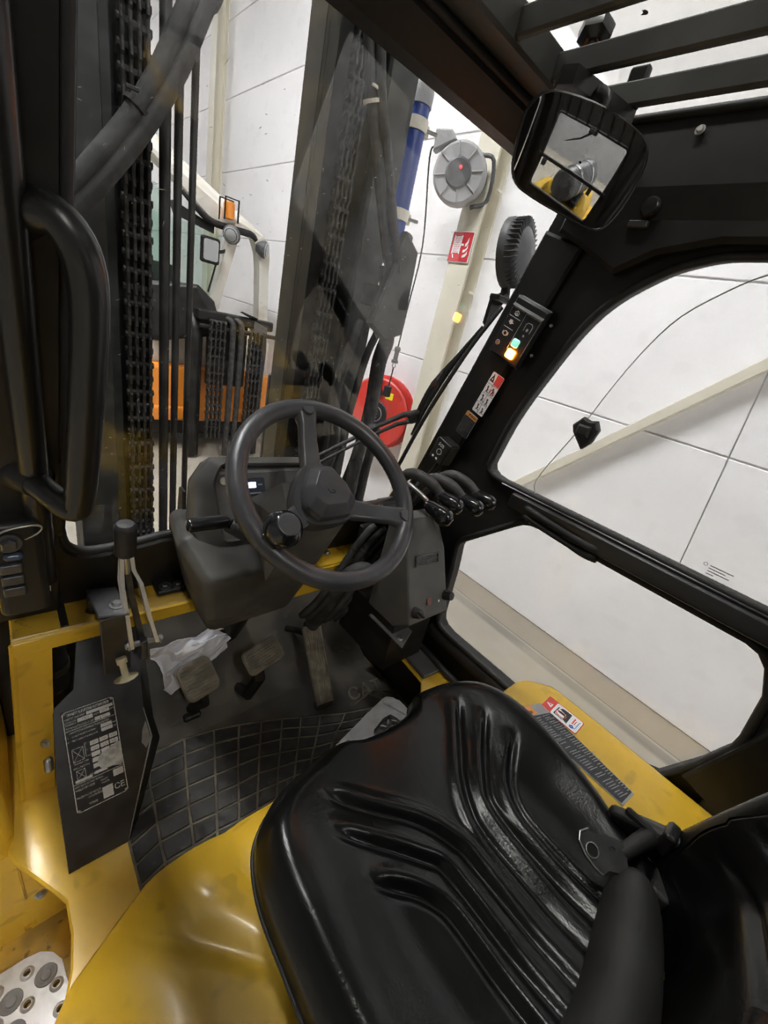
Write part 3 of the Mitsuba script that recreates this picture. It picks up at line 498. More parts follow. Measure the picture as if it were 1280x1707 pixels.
put(cf + '__lower_windscreen_panel', slab(poly, 0.018, WO + A(0, -0.012, 0), WU, WV, 0.004), 'black_paint')
put(cf + '__windscreen_seal', tube([WO + WU * x + WV * z - A(0, 0.016, 0) for x, z in ws2[:-2]], 0.009, 8), 'black_rubber', True)
fleck = []
for i in range(260):
    x, z = rng.uniform(0.07, 0.8), rng.uniform(-0.46, 0.25); l = rng.uniform(0.0008, 0.003) * (2.2 if rng.random() < 0.15 else 1); a = rng.normal(0.6, 0.5); w = 0.00045
    c, s = math.cos(a), math.sin(a); o = WO + WU * x + WV * z + A(0, 0.0012, 0)
    q = [o + (WU * c + WV * s) * l + (WV * c - WU * s) * 0, o + (WV * c - WU * s) * w, o - (WU * c + WV * s) * l, o - (WV * c - WU * s) * w]
    fleck.append((A(q), [[0, 1, 2], [0, 2, 3]]))
put(cf + '__glass_dirt', merge(fleck), 'dirt', kind='stuff')
# rear wall of the cab: seen in the mirror
rw = [(x, z) for x, z in rrect(0.66, 0.50, 0.03, cx=0.45, cy=-0.06)]
put(cf + '__rear_panel', prism([(-0.07, -1.0), (0.935, -1.0), (0.935, 0.40), (-0.07, 0.40)], 0.03, (0, -0.80, 0), (1, 0, 0), (0, 0, 1), [rw]), 'black_paint')
put(cf + '__rear_window_seal', tube([(x, -0.797, z) for x, z in rw], 0.010, 8, closed=True), 'black_rubber', True)
rb = put(cf + '__rear_guard_bar', box((0.45, -0.775, -0.085), (0.70, 0.02, 0.022), 0.003), 'black_paint')
for x in (0.18, 0.66): put(cf + '__bar_clip', box((x, -0.765, -0.115), (0.035, 0.03, 0.045), 0.004), 'black_rubber')
put(cf + '__rear_wiper', merge(tube([(0.45, -0.78, 0.17), (0.38, -0.785, 0.11), (0.27, -0.785, 0.055)], [0.009, 0.006, 0.003], 8), rbox((0.455, -0.77, 0.175), (0.07, 0.04, 0.03), 0.008)), 'black_rubber', True)
put(cf + '__left_rear_pillar', slab(yz([(-0.22, 0.33), (-0.30, -0.30), (-0.34, -1.08), (-0.80, -1.08), (-0.80, 0.33)]), 0.03, (-0.08, 0, 0), (0, -1, 0), (0, 0, 1), 0.004), 'black_paint')
put(cf + '__rear_pillar', box((0.90, -0.64, -0.35), (0.05, 0.30, 1.30), 0.01), 'black_paint')
put(cf + '__rear_lower_panel', slab(yz([(-0.088, -0.643), (-0.121, -0.520), (-0.140, -0.43), (-0.12, -0.34), (-0.80, -0.34), (-0.80, -1.0), (-0.16, -1.0), (-0.13, -0.655)]), 0.025, (0.905, 0, 0), (0, -1, 0), (0, 0, 1), 0.004), 'black_paint')

# things fixed to the right pillar
PO = A(0.884, 0, 0); PU, PV = A(0, -0.963, -0.268), A(0, -0.268, 0.963); PN = A(-1, 0, 0)
def pp(y, z, out=0.0): return A(0.884 - out, y, z)
wl = thing('warning_light_panel', 'black panel of warning symbols with glowing amber and green lamps on the right pillar', 'indicator panel')
LO = A(0.884, 0.632, 0.006)     # lower front corner
def lpnt(a, b, h=0.0): return LO + PU * a + PV * b + PN * h
put(wl + '__housing', slab([(0, 0), (0.095, 0), (0.095, 0.128), (0, 0.128)], 0.014, LO - PV * 0.014, PU, PV, 0.005), 'black_satin')
put(wl + '__bevelled_top', hull([lpnt(a, b, h) for a in (0.004, 0.091) for b, h in ((0.092, 0.002), (0.092, 0.018), (0.116, 0.002))]), 'dash_plastic')
put(wl + '__frame_line', merge(*[rod(lpnt(*p, 0.0145), lpnt(*q, 0.0145), 0.0006, 5) for p, q in (((0.046, 0.012), (0.046, 0.090)), ((0.088, 0.012), (0.088, 0.090)), ((0.046, 0.090), (0.088, 0.090)), ((0.008, 0.090), (0.040, 0.090)), ((0.008, 0.072), (0.040, 0.072)), ((0.008, 0.048), (0.036, 0.048)))]), 'print_grey', kind='stuff')
put(wl + '__amber_lamp', rbox(lpnt(0.062, 0.006, 0.016), (0.021, 0.020, 0.010), 0.004, u=PU, v=PV), 'orange', 40, emitter=glow((20.0, 5.2, 0.22)))
put(wl + '__green_lamp', rbox(lpnt(0.060, 0.030, 0.016), (0.018, 0.018, 0.010), 0.004, u=PU, v=PV), 'print_white', 40, emitter=glow((0.012, 0.15, 0.10)))
def lpath(pts, c, s, r=0.0007, closed=False): return tube([lpnt(c[0] + x * s, c[1] + y * s, 0.0145) for x, y in pts], r, 5, closed=closed)
circ = [(math.cos(a), math.sin(a)) for a in np.arange(14) * math.tau / 14]
sym = [lpath([(-1, -0.6), (-1, 0.5), (-0.4, 0.5), (-0.4, 0.9), (0.4, 0.9), (0.4, 0.5), (1, 0.5), (1, -0.6)], (0.024, 0.081), 0.0055, closed=True),
       lpath(circ, (0.024, 0.079), 0.0025, closed=True), lpath([(-0.2, 1.2), (-0.2, 1.7), (0.2, 1.7), (0.2, 1.2)], (0.024, 0.079), 0.0045)]
put(wl + '__engine_symbol', merge(sym), 'print_white')
put(wl + '__glow_plug_symbol', merge(lpath([(-1.2, 0), (-0.8, 0), (-0.8, 0.8), (-0.2, 0.8), (0, 0), (-0.3, -0.6), (-0.6, 0), (0, 0.9), (0.4, 0.8), (0.5, 0), (0.2, -0.6), (0.0, 0), (0.6, 0), (1.2, 0)], (0.021, 0.060), 0.006)), 'print_white')
put(wl + '__brake_symbol', merge(lpath(circ, (0.021, 0.036), 0.005, closed=True), lpath([(-1.3, -0.8), (-1.6, 0), (-1.3, 0.8)], (0.021, 0.036), 0.005), lpath([(1.3, -0.8), (1.6, 0), (1.3, 0.8)], (0.021, 0.036), 0.005)), 'print_white')
put(wl + '__preheat_symbol', merge(lpath(circ, (0.015, 0.012), 0.005, closed=True), lpath(circ, (0.015, 0.012), 0.002, closed=True)), 'print_grey')
put(wl + '__seat_symbol', merge(lpath([(-1, -1), (-1, 0.6), (-0.6, 1), (0.6, 1), (1, 0.6), (1, -1)], (0.068, 0.068), 0.009, 0.001), lathe([(0, 0.0006), (0.0032, 0.0006), (0.0032, 0), (0, 0)], lpnt(0.068, 0.063, 0.0142), PN, 14), lathe([(0, 0.0006), (0.0026, 0.0006), (0.0026, 0), (0, 0)], lpnt(0.067, 0.050, 0.0142), PN, 14)), 'print_grey')
for a, b in ((0.105, 0.093), (0.103, 0.025)): put(wl + '__screw', lathe([(0, 0.004), (0.003, 0.0035), (0.004, 0)], lpnt(a, b, 0.0), PN, 12), 'steel', 40)

def decal(key, y, z, w, h, m): return put(key, slab(rrect(w, h, 0.003, 3, w / 2, h / 2), 0.0012, A(0.884, y, z), PU, PV, 0.0003), m)
DO = A(0.8828, 0.636, -0.150)
dk = decal(cf + '__warning_decal', 0.636, -0.150, 0.037, 0.104, 'print_white')
labels[dk] = {'label': 'white and red pictogram warning decal'}
def dpt(a, b): return DO + PU * a + PV * b
put(dk + '__red_header', prism([(0.017, 0.078), (0.0365, 0.078), (0.0365, 0.1035), (0.017, 0.1035)], 0.0004, DO, PU, PV), 'print_red')
put(dk + '__warning_triangle', prism([(0.002, 0.082), (0.015, 0.082), (0.0085, 0.101)], 0.0004, DO, PU, PV, [[(0.006, 0.0855), (0.011, 0.0855), (0.0085, 0.093)]]), 'print_black')
fig = []
for a, b, s in ((0.009, 0.062, 1.0), (0.026, 0.064, 1.0), (0.009, 0.038, 1.1), (0.026, 0.036, 1.0), (0.010, 0.014, 1.0), (0.027, 0.012, 0.9)):
    o = DO + PU * a + PV * b
    fig += [lathe([(0, 0.0005), (0.0022 * s, 0.0005), (0.0022 * s, 0)], o + PV * 0.006 * s, PN, 10), tube([o + PV * 0.004 * s, o - PV * 0.001 * s + PU * 0.002, o - PV * 0.007 * s - PU * 0.001], 0.0011, 5),
            tube([o + PV * 0.003 * s, o + PU * 0.005 * s - PV * 0.001], 0.0008, 5), tube([o - PV * 0.001 * s, o + PU * 0.005 * s - PV * 0.006 * s, o + PU * 0.008 * s - PV * 0.006 * s], 0.0008, 5)]
fig += [rod(dpt(0.001, b), dpt(0.036, b), 0.0005, 4) for b in (0.076, 0.051, 0.026)] + [rod(dpt(0.0185, 0.001), dpt(0.0185, 0.076), 0.0005, 4)]
put(dk + '__pictogram', merge(fig), 'print_black', kind='stuff')
put(dk + '__prohibition_ring', tube([dpt(0.026 + 0.0065 * x, 0.062 + 0.0065 * y) + PN * 0.0005 for x, y in circ], 0.0007, 5, closed=True), 'print_red')
D2 = A(0.8828, 0.664, -0.215)
d2 = decal(cf + '__warning_decal', 0.664, -0.215, 0.040, 0.062, 'print_grey')
labels[d2] = {'label': 'black warning decal with an orange header'}
put(d2 + '__black_field', prism([(0.001, 0.001), (0.039, 0.001), (0.039, 0.050), (0.001, 0.050)], 0.0004, D2, PU, PV), 'print_black')
put(d2 + '__orange_header', prism([(0.001, 0.050), (0.039, 0.050), (0.039, 0.061), (0.001, 0.061)], 0.0004, D2, PU, PV), 'print_orange')
put(d2 + '__header_word', text('WARNING', 0.006, D2 + PU * 0.010 + PV * 0.053 + PN * 0.0004, PU, PV, 0.0003, True, 0.027), 'print_black')
put(d2 + '__text_line', merge(*[box(D2 + PU * (0.005 + 0.5 * l) + PV * (0.044 - k * 0.0052) + PN * 0.0005, (l, 0.0012, 0.0004), 0.0001, u=PU, v=PV) for k, l in enumerate((0.030, 0.027, 0.031, 0.022, 0.029, 0.030, 0.018, 0.025))]), 'dash_plastic', kind='stuff')

sb = thing('switch_box', 'small dark box with tiny white markings low on the right pillar', 'switch box')
SBO = A(0.862, 0.665, -0.272)
put(sb + '__case', rbox(SBO, (0.050, 0.062, 0.040), 0.004, u=PU, v=PV), 'black_satin', 35)
put(sb + '__side_plate', box(SBO + PU * 0.026, (0.002, 0.056, 0.034), 0.0008, u=PU, v=PV), 'mast_rust')
put(sb + '__marking', merge(text('108', 0.008, SBO + PN * 0.020 - PU * 0.014 + PV * 0.012, PU, PV, 0.0004), tube([SBO + PN * 0.0205 + PU * 0.008 * x + PV * (0.008 * y - 0.002) for x, y in circ], 0.0006, 5, closed=True), *[box(SBO + PN * 0.0202 + PU * a - PV * 0.022, (0.006, 0.005, 0.0006), 0.0002, u=PU, v=PV) for a in (-0.012, 0.002)]), 'print_white')
put(sb + '__cable', tube([SBO - PV * 0.03, SBO - PV * 0.06 + A(-0.004, 0, 0), A(0.868, 0.70, -0.36), A(0.85, 0.715, -0.43), A(0.82, 0.71, -0.50)], 0.0045, 8, k=5), 'hose', True)
for y, z in ((0.706, -0.357), (0.679, -0.346), (0.69, -0.366)): put(cf + '__bolt', bolt((0.884, y, z), (-1, 0, 0), 0.006, 0.005), 'dark_steel')

# grab handle on the left pillar
gh = thing('grab_handle', 'thick black grab handle on the left windscreen pillar', 'handle')
put(gh + '__grip', tube([(0.035, 0.64, 0.005), (0.045, 0.615, 0.018), (0.066, 0.60, 0.015), (0.082, 0.595, -0.012), (0.087, 0.60, -0.06), (0.082, 0.615, -0.15), (0.075, 0.63, -0.24), (0.068, 0.64, -0.31), (0.060, 0.645, -0.334), (0.040, 0.66, -0.320), (0.018, 0.70, -0.305)], [0.022, 0.021, 0.020, 0.020, 0.0195, 0.0195, 0.0195, 0.019, 0.018, 0.017, 0.018], 16, k=6), 'black_satin', True)
for p, q in (((0.018, 0.67, -0.005), (0.04, 0.63, 0.012)), ((0.0, 0.735, -0.300), (0.028, 0.69, -0.310))): put(gh + '__mount', tube([p, q], [0.03, 0.023], 14), 'black_paint', True)
lb = thing('door_latch_box', 'dark latch box with a wire loop low on the left pillar', 'latch')
put(lb + '__case', rbox((-0.006, 0.715, -0.455), (0.062, 0.05, 0.165), 0.012), 'black_paint', 35)
put(lb + '__steel_insert', merge(*[rbox((-0.016, 0.688, z), (0.026, 0.008, 0.016), 0.003) for z in (-0.445, -0.465, -0.485)]), 'dark_steel', 35)
put(lb + '__bolt_head', bolt((-0.014, 0.689, -0.402), (0, -1, 0), 0.010, 0.012), 'dark_steel')
put(lb + '__blue_cap', rhull([(-0.017, 0.687, -0.424), (-0.006, 0.687, -0.424)], 0.006), 'bezel_blue', 35)
put(lb + '__wire_loop', tube([(-0.03, 0.685, -0.40), (-0.02, 0.68, -0.378), (0.012, 0.68, -0.372), (0.024, 0.683, -0.378), (0.018, 0.69, -0.392), (0.0, 0.692, -0.402)], 0.0016, 6, k=5), 'steel', True)
put(lb + '__striker_tab', box((0.023, 0.755, -0.535), (0.010, 0.006, 0.018), 0.001), 'print_white')

# mirror
mv = thing('rear_view_mirror', 'wide black rear-view mirror clamped to the roof bars', 'mirror')
MC, MN = A(0.64, 0.413, 0.255), unit((-0.512, -0.81, -0.289))
MU = unit((0.8557, -0.5104, -0.0854)); MU = unit(MU - MU.dot(MN) * MN); MV = np.cross(MN, MU)
mo = spline([(-0.100, 0.022), (-0.088, 0.042), (-0.06, 0.052), (0.0, 0.058), (0.055, 0.055), (0.082, 0.047), (0.095, 0.030), (0.099, 0.0), (0.097, -0.030), (0.088, -0.052), (0.066, -0.060), (0.02, -0.060), (-0.04, -0.057), (-0.072, -0.051), (-0.088, -0.034), (-0.097, -0.004)], 3, True)
Rm = 0.75
def dome(poly, h0): return [MC + MU * x + MV * y + MN * (h0 - (x * x + y * y) / (2 * Rm)) for x, y in poly]
put(mv + '__housing', loft([[MC + MU * x * s + MV * y * s + MN * h for x, y in mo] for s, h in ((0.5, -0.040), (0.8, -0.034), (0.96, -0.018), (1.0, -0.006))] + [dome(mo, 0.004), dome(mo * 0.972, 0.0045), dome(mo * 0.965, 0.002)]), 'black_satin', 40)
rings = [dome(mo * s, 0.0028) for s in np.linspace(0.968, 0.02, 24)]
g = loft(rings, cap=False)
nrm = [MN - (MU * x + MV * y) * 0 for x, y in mo]
put(mv + '__glass', g, 'mirror_silver', True)
put(mv + '__neck', tube([MC - MN * 0.03 + MV * 0.02, MC - MN * 0.035 + MV * 0.06, (0.665, 0.445, 0.335)], [0.022, 0.018, 0.020], 12, k=4), 'black_satin', True)
put(mv + '__clamp_arm', merge(hull([(x, y, z) for x, y in ((0.595, 0.455), (0.61, 0.47), (0.735, 0.43), (0.725, 0.405), (0.60, 0.435)) for z in (0.325, 0.345)]), box((0.722, 0.418, 0.368), (0.012, 0.028, 0.05), 0.003)), 'black_satin')
put(mv + '__clamp_screw', rod((0.632, 0.449, 0.335), (0.652, 0.462, 0.405), 0.0055, 10), 'steel')
put(mv + '__screw_knob', lathe([(0, 0.016), (0.018, 0.015), (0.023, 0.008), (0.022, -0.006), (0.012, -0.014), (0, -0.014)], (0.652, 0.462, 0.402), (0.25, 0.17, 0.95), 6), 'black_satin', 40)

# work lamp outside
lm = thing('work_lamp', 'round dark work lamp mounted outside the right pillar', 'lamp')
LC, LX = A(1.058, 0.79, 0.230), unit((-0.22, 0.95, -0.16))
put(lm + '__housing', lathe([(0, -0.052), (0.035, -0.050), (0.062, -0.036), (0.080, -0.012), (0.083, 0.0), (0.083, 0.010), (0.076, 0.012), (0.07, 0.004), (0, 0.004)], LC, LX, 40), 'grey_paint', 35)
put(lm + '__lens', lathe([(0, 0.016), (0.05, 0.013), (0.076, 0.006)], LC, LX, 36), 'lens_grey', 35)
LU = unit(np.cross(LX, (0, 0, 1))); LV = np.cross(LU, LX)
for k in range(40):
    a = k * math.tau / 40; q = LU * math.cos(a) + LV * math.sin(a)
    put(lm + '__cooling_fin', box(LC + q * 0.066 - LX * 0.024, (0.030, 0.030, 0.0022), 0.0008, u=q, v=LX), 'grey_paint')
put(lm + '__bracket', merge(tube([LC - LV * 0.08, LC - LV * 0.10, A(1.030, 0.765, 0.115), A(0.97, 0.72, 0.11)], [0.012, 0.014, 0.016, 0.014], 10), box((0.965, 0.70, 0.11), (0.09, 0.03, 0.012)), slab([(0, 0), (0.05, 0.01), (0.02, -0.07), (0.0, -0.06)], 0.01, (0.955, 0.74, 0.11), (1, 0, 0), (0, 0, 1), 0.002)), 'black_paint')
# wipers on the outside of the windscreen
wp = thing('windscreen_wiper', 'black pantograph wiper resting on the outside of the windscreen', 'wiper')
def wq(x, z, h=0.03): return A(x, wy(z) + h, z)
put(wp + '__blade', tube([wq(0.924, 0.09), wq(0.890, -0.005), wq(0.868, -0.11), wq(0.852, -0.225), wq(0.846, -0.375)], 0.0055, 8, k=4), 'black_rubber', True)
put(wp + '__blade_spine', merge(tube([wq(0.908, 0.04, 0.042), wq(0.878, -0.06, 0.048), wq(0.862, -0.16, 0.05), wq(0.852, -0.27, 0.044)], [0.003, 0.0075, 0.0075, 0.003], 8, k=4), tube([wq(0.893, -0.02, 0.05), wq(0.867, -0.12, 0.064), wq(0.857, -0.205, 0.06)], [0.004, 0.010, 0.010], 8, k=3)), 'black_paint', True)
put(wp + '__yoke', merge(slab([(-0.026, -0.02), (0.004, 0.02), (0.018, 0.016), (0.010, -0.028), (-0.012, -0.034)], 0.012, wq(0.856, -0.205, 0.066), WU, WV, 0.003), rbox(wq(0.848, -0.215, 0.06), (0.05, 0.012, 0.018), 0.004)), 'black_paint')
for (x0, z0), (x1, z1), r in (((0.852, -0.204), (0.565, -0.336), 0.0055), ((0.846, -0.232), (0.567, -0.362), 0.0042)):
    put(wp + '__arm', tube([wq(x0, z0, 0.06), wq(x0 - 0.05, z0 - 0.012, 0.062), wq(x0 - 0.13, z0 - 0.05, 0.06), wq(x1, z1, 0.05), wq(x1 - 0.08, z1 - 0.045, 0.05)], [r * 1.5, r * 1.4, r, r, r * 1.2], 8), 'black_paint', True)
put(wp + '__pivot', rbox(wq(0.48, -0.40, 0.045), (0.09, 0.05, 0.06), 0.012), 'black_paint', 35)

# ---------------------------------------------------------------- yellow bodywork
bw = thing('cab_floor_plate', 'yellow steel floor plate of the cab with worn edges beside the step', 'floor plate')
FP = [(0.90, 0.95), (-0.085, 0.95), (-0.085, 0.78), (-0.092, 0.67), (-0.085, 0.645), (-0.028, 0.545), (-0.018, 0.525), (-0.017, 0.47), (-0.024, 0.42), (-0.044, 0.363), (-0.09, 0.31), (-0.16, 0.27), (-0.20, 0.20), (-0.20, -0.60), (0.90, -0.60)]
put(bw + '__plate', slab(FP, 0.014, (0, 0, -1.094), (1, 0, 0), (0, 1, 0), 0.004), 'yellow')
put(bw + '__step_side_wall', box((-0.004, 0.36, -1.26), (0.02, 0.60, 0.33), 0.003), 'yellow')
put(bw + '__step_front_wall', prism([(-0.60, -1.46), (0.01, -1.46), (0.01, -1.095), (-0.60, -1.095)], 0.02, (0, 0.69, 0), (1, 0, 0), (0, 0, 1), [[(-0.097, -1.408), (-0.077, -1.402), (-0.077, -1.375), (-0.097, -1.380)]]), 'yellow')
put(bw + '__wall_seam', box((-0.083, 0.668, -1.2), (0.004, 0.004, 0.14), 0.001), 'yellow_dirty')
for x, z in ((-0.059, -1.285), (-0.055, -1.13)): put(bw + '__bolt', bolt((x, 0.67, z), (0, -1, 0), 0.009, 0.008), 'steel')
put(bw + '__step_tray', box((-0.30, 0.40, -1.42), (0.60, 0.56, 0.03), 0.006), 'yellow_dirty')
st = thing('step_tread', 'pale aluminium step tread with raised holes at the cab entry', 'step')
hol = [(-0.099, 0.586, 1), (-0.055, 0.534, 1), (-0.102, 0.533, 1), (-0.054, 0.490, 1), (-0.147, 0.585, 1), (-0.150, 0.532, 1), (-0.100, 0.480, 1), (-0.19, 0.57, 1), (-0.2, 0.52, 1)]
big = [(-0.070, 0.562), (-0.126, 0.556), (-0.172, 0.552), (-0.125, 0.503)]
prf = [(-0.42, 0.30), (-0.06, 0.30), (-0.042, 0.33), (-0.035, 0.45), (-0.036, 0.52), (-0.042, 0.572), (-0.055, 0.595), (-0.075, 0.610), (-0.10, 0.615), (-0.42, 0.615)]
put(st + '__plate', prism(prf, 0.005, (0, 0, -1.397), (1, 0, 0), (0, 1, 0), [[(x + 0.0065 * math.cos(a), y + 0.0065 * math.sin(a)) for a in np.arange(16) * math.tau / 16] for x, y, _ in hol]), 'aluminium')
for x, y, _ in hol: put(st + '__raised_hole', lathe([(0.0125, 0), (0.010, 0.003), (0.0078, 0.005), (0.0062, 0.005), (0.0058, -0.006)], (x, y, -1.3922), (0, 0, 1), 20), 'aluminium', 50)
for x, y in big: put(st + '__pressed_dimple', lathe([(0.0195, 0.0), (0.0185, 0.0032), (0.0160, 0.0032), (0.0120, 0.0006), (0.0095, 0.0006), (0.0085, 0.0028), (0, 0.0032)], (x, y, -1.3921), (0, 0, 1), 24), 'cast_grey', 50)
lf = thing('left_fender', 'yellow front fender outside the open cab door', 'fender')
put(lf + '__body', rbox((-0.36, 1.10, -1.07), (0.56, 0.86, 0.80), 0.03), 'yellow', 35)
put(lf + '__lower_edge', box((-0.35, 0.98, -1.48), (0.56, 0.60, 0.05), 0.006), 'yellow')
cw = thing('front_cowl', 'yellow channel crossbeam and post under the left of the windscreen', 'cowl')
put(cw + '__crossbeam', merge(slab([(-0.034, 0.738), (0.330, 0.732), (0.336, 0.742), (0.336, 0.86), (-0.034, 0.86)], 0.007, (0, 0, -0.627), (1, 0, 0), (0, 1, 0), 0.003)), 'yellow_dirty')
put(cw + '__front_lip', merge(tube([(-0.034, 0.741, -0.628), (0.328, 0.736, -0.628)], 0.0065, 8), box((0.148, 0.737, -0.642), (0.364, 0.006, 0.030), 0.002)), 'yellow')
put(cw + '__end_lip', box((0.333, 0.785, -0.645), (0.006, 0.10, 0.040), 0.002), 'yellow')
put(cw + '__post', merge(hull([(x, y, z) for z, xs, ys in ((-0.630, (-0.034, 0.020), (0.736, 0.80)), (-1.082, (-0.064, -0.009), (0.766, 0.83))) for x in xs for y in ys]), tube([(-0.033, 0.739, -0.632), (-0.063, 0.768, -1.08)], 0.005, 8)), 'yellow', 30)
put(cw + '__weld_gap', box((0.040, 0.795, -0.6185), (0.012, 0.11, 0.003), 0.001), 'black_paint')
put(cw + '__oil_stain_plate', slab(spline([(0.075, 0.775), (0.10, 0.79), (0.125, 0.775), (0.15, 0.782), (0.16, 0.755), (0.13, 0.748), (0.10, 0.755), (0.08, 0.76)], 2, True), 0.0008, (0, 0, -0.6205), (1, 0, 0), (0, 1, 0), 0.0002), 'mast_rust')
bk = put(cw + '__mounting_bracket', merge(box((0.225, 0.80, -0.613), (0.055, 0.075, 0.012), 0.003), slab([(0, 0), (0.075, 0), (0.055, 0.24), (0.03, 0.24)], 0.008, (0.262, 0.86, -0.64), (0, -1, 0), (0, 0, 1), 0.002)), 'black_paint')
for x, y in ((0.208, 0.822), (0.216, 0.778), (0.242, 0.775), (0.240, 0.825)): put(cw + '__bolt', bolt((x, y, -0.607), (0, 0, 1), 0.009, 0.008), 'dark_steel')
put(cw + '__bolt', bolt((0.305, 0.756, -0.610), (0, -0.5, 1), 0.006, 0.007), 'steel')
put(cw + '__right_plate', slab([(0.50, 0.74), (0.86, 0.74), (0.86, 0.862), (0.50, 0.862)], 0.006, (0, 0, -0.628), (1, 0, 0), (0, 1, -0.0), 0.002), 'yellow')
put(cw + '__right_apron', box((0.68, 0.740, -0.665), (0.36, 0.008, 0.075), 0.002), 'yellow')
put(cw + '__bulkhead', box((0.42, 0.955, -0.87), (1.0, 0.02, 0.52), 0.004), 'black_paint')
put(cw + '__bolt', bolt((0.640, 0.79, -0.622), (0, 0, 1), 0.007, 0.007), 'steel')
rs = thing('fluid_reservoir', 'dark round reservoir in the gap under the yellow crossbeam', 'reservoir')
put(rs + '__bottle', lathe([(0, 0.09), (0.028, 0.088), (0.034, 0.06), (0.034, -0.07), (0.03, -0.08), (0, -0.08)], (0.012, 0.865, -0.80), (0, 0, 1), 20), 'black_satin', 35)
put(rs + '__band', lathe([(0.0345, -0.008), (0.0365, -0.008), (0.0365, 0.008), (0.0345, 0.008)], (0.012, 0.865, -0.82), (0, 0, 1), 20), 'mast_rust')
put(rs + '__strap_stand', box((0.012, 0.91, -0.90), (0.05, 0.08, 0.36), 0.004), 'black_paint')

# engine hood under the seat and right fender
def resample(p, n):
    p = A(p); q = np.vstack([p, p[:1]]); d = np.r_[0, np.cumsum(np.linalg.norm(np.diff(q, axis=0), axis=1))]; t = np.arange(n) * d[-1] / n
    return np.stack([np.interp(t, d, q[:, k]) for k in (0, 1)], 1)
def rounded(poly, r, n): return resample(A(Polygon(poly).buffer(-r, 16).buffer(r, 16).exterior.coords)[:-1], n)
hb = rounded([(0.86, 0.405), (0.10, 0.428), (0.07, 0.418), (-0.04, 0.352), (-0.072, 0.31), (-0.074, -0.55), (0.86, -0.55)], 0.05, 420)
if not Polygon(hb).exterior.is_ccw: hb = hb[::-1]
def hoodring(b, z): return Polygon(hb).buffer(-b, 24)
rings = []
for b, z in ((0, -1.081), (0.004, -1.05), (0.012, -0.98), (0.026, -0.90), (0.046, -0.85), (0.075, -0.815), (0.11, -0.798), (0.16, -0.788)):
    q = hb if b == 0 else resample(A(Polygon(hb).buffer(-b, 24).exterior.coords)[:-1], 1200)
    c = A([0.36, -0.05]); a0 = np.arctan2(*(hb - c).T[::-1]); a1 = np.arctan2(*(q - c).T[::-1]); o = np.argsort(a1); r1 = np.interp(a0, a1[o], np.linalg.norm(q - c, axis=1)[o], period=math.tau)
    ring = np.column_stack([c + np.stack([np.cos(a0), np.sin(a0)], 1) * r1[:, None], np.full(len(a0), z)])
    f = smooth = np.clip((z + 1.08) / 0.25, 0, 1)
    x = ring[:, 0]; front = (ring[:, 1] > 0.0)
    f = np.clip((z + 0.93) / 0.13, 0, 1)
    ring[:, 2] += f * front * (0.004 * np.exp(-((x - 0.150) / 0.022) ** 2) - 0.012 * np.exp(-((x - 0.205) / 0.016) ** 2) - 0.008 * np.exp(-((x - 0.105) / 0.016) ** 2))
    rings.append(ring)
eh = thing('engine_hood', 'glossy yellow moulded engine hood carrying the driver seat', 'engine hood')
put(eh + '__body', loft(rings), 'yellow', 60)
put(eh + '__rubber_edge', tube([(x, y, -1.078) for x, y in hb[::4]], 0.004, 6, closed=True), 'mat_base', True)
rf = thing('right_fender', 'yellow rounded fender between the seat and the right door', 'fender')
fo = rounded([(0.690, 0.238), (0.830, 0.238), (0.886, 0.18), (0.889, 0.06), (0.887, -0.20), (0.690, -0.20)], 0.045, 240)
rr = []
for b, z in ((0, -1.05), (0, -0.70), (0.003, -0.68), (0.012, -0.664), (0.026, -0.656), (0.045, -0.654)):
    q = resample(A(Polygon(fo).buffer(-b, 24).exterior.coords)[:-1], 1600) if b else fo
    c = A([0.788, 0.02]); a0 = np.arctan2(*(fo - c).T[::-1]); a1 = np.arctan2(*(q - c).T[::-1]); o = np.argsort(a1); r1 = np.interp(a0, a1[o], np.linalg.norm(q - c, axis=1)[o], period=math.tau)
    rr.append(np.column_stack([c + np.stack([np.cos(a0), np.sin(a0)], 1) * r1[:, None], np.full(len(a0), z)]))
put(rf + '__body', loft(rr), 'yellow', 40)
ldir = unit((-0.004, -0.21, 0)); lacr = np.cross((0, 0, 1), ldir)     # the label runs rearwards
wl2 = [(0.722, 0.188), (0.788, 0.162), (0.766, -0.044), (0.722, -0.040)]
lk = put(rf + '__warning_label', slab(wl2, 0.0015, (0, 0, -0.6545), (1, 0, 0), (0, 1, 0), 0.0004), 'print_grey', label='worn black warning label with lines of small white text')
put(lk + '__black_field', slab([(0.7235, 0.160), (0.785, 0.137), (0.764, -0.040), (0.7235, -0.036)], 0.0004, (0, 0, -0.6531), (1, 0, 0), (0, 1, 0), 0.0001), 'print_black')
put(lk + '__orange_header', slab([(0.731, 0.183), (0.758, 0.172), (0.757, 0.151), (0.731, 0.160)], 0.0004, (0, 0, -0.6531), (1, 0, 0), (0, 1, 0), 0.0001), 'print_orange')
ln = []
for k in range(36):
    y = 0.146 - k * 0.0051; x0 = 0.732
    for s in (0, 1):
        if rng.random() < 0.08: continue
        l = rng.uniform(0.014, 0.024) * (0.55 if s and y < 0.03 else 1); ln.append(box((x0 + 0.026 * s + l / 2, y - (0.007 if s else 0), -0.6524), (l, 0.0013, 0.0004), 0.0001, u=(1, -0.28, 0), v=(0.28, 1, 0)))
put(lk + '__text_line', merge(ln), 'print_grey', kind='stuff')
put(lk + '__header_mark', text('WARNING', 0.006, (0.733, 0.163, -0.6527), (0.93, -0.37, 0), (0.37, 0.93, 0), 0.0003, True, 0.016), 'print_black')
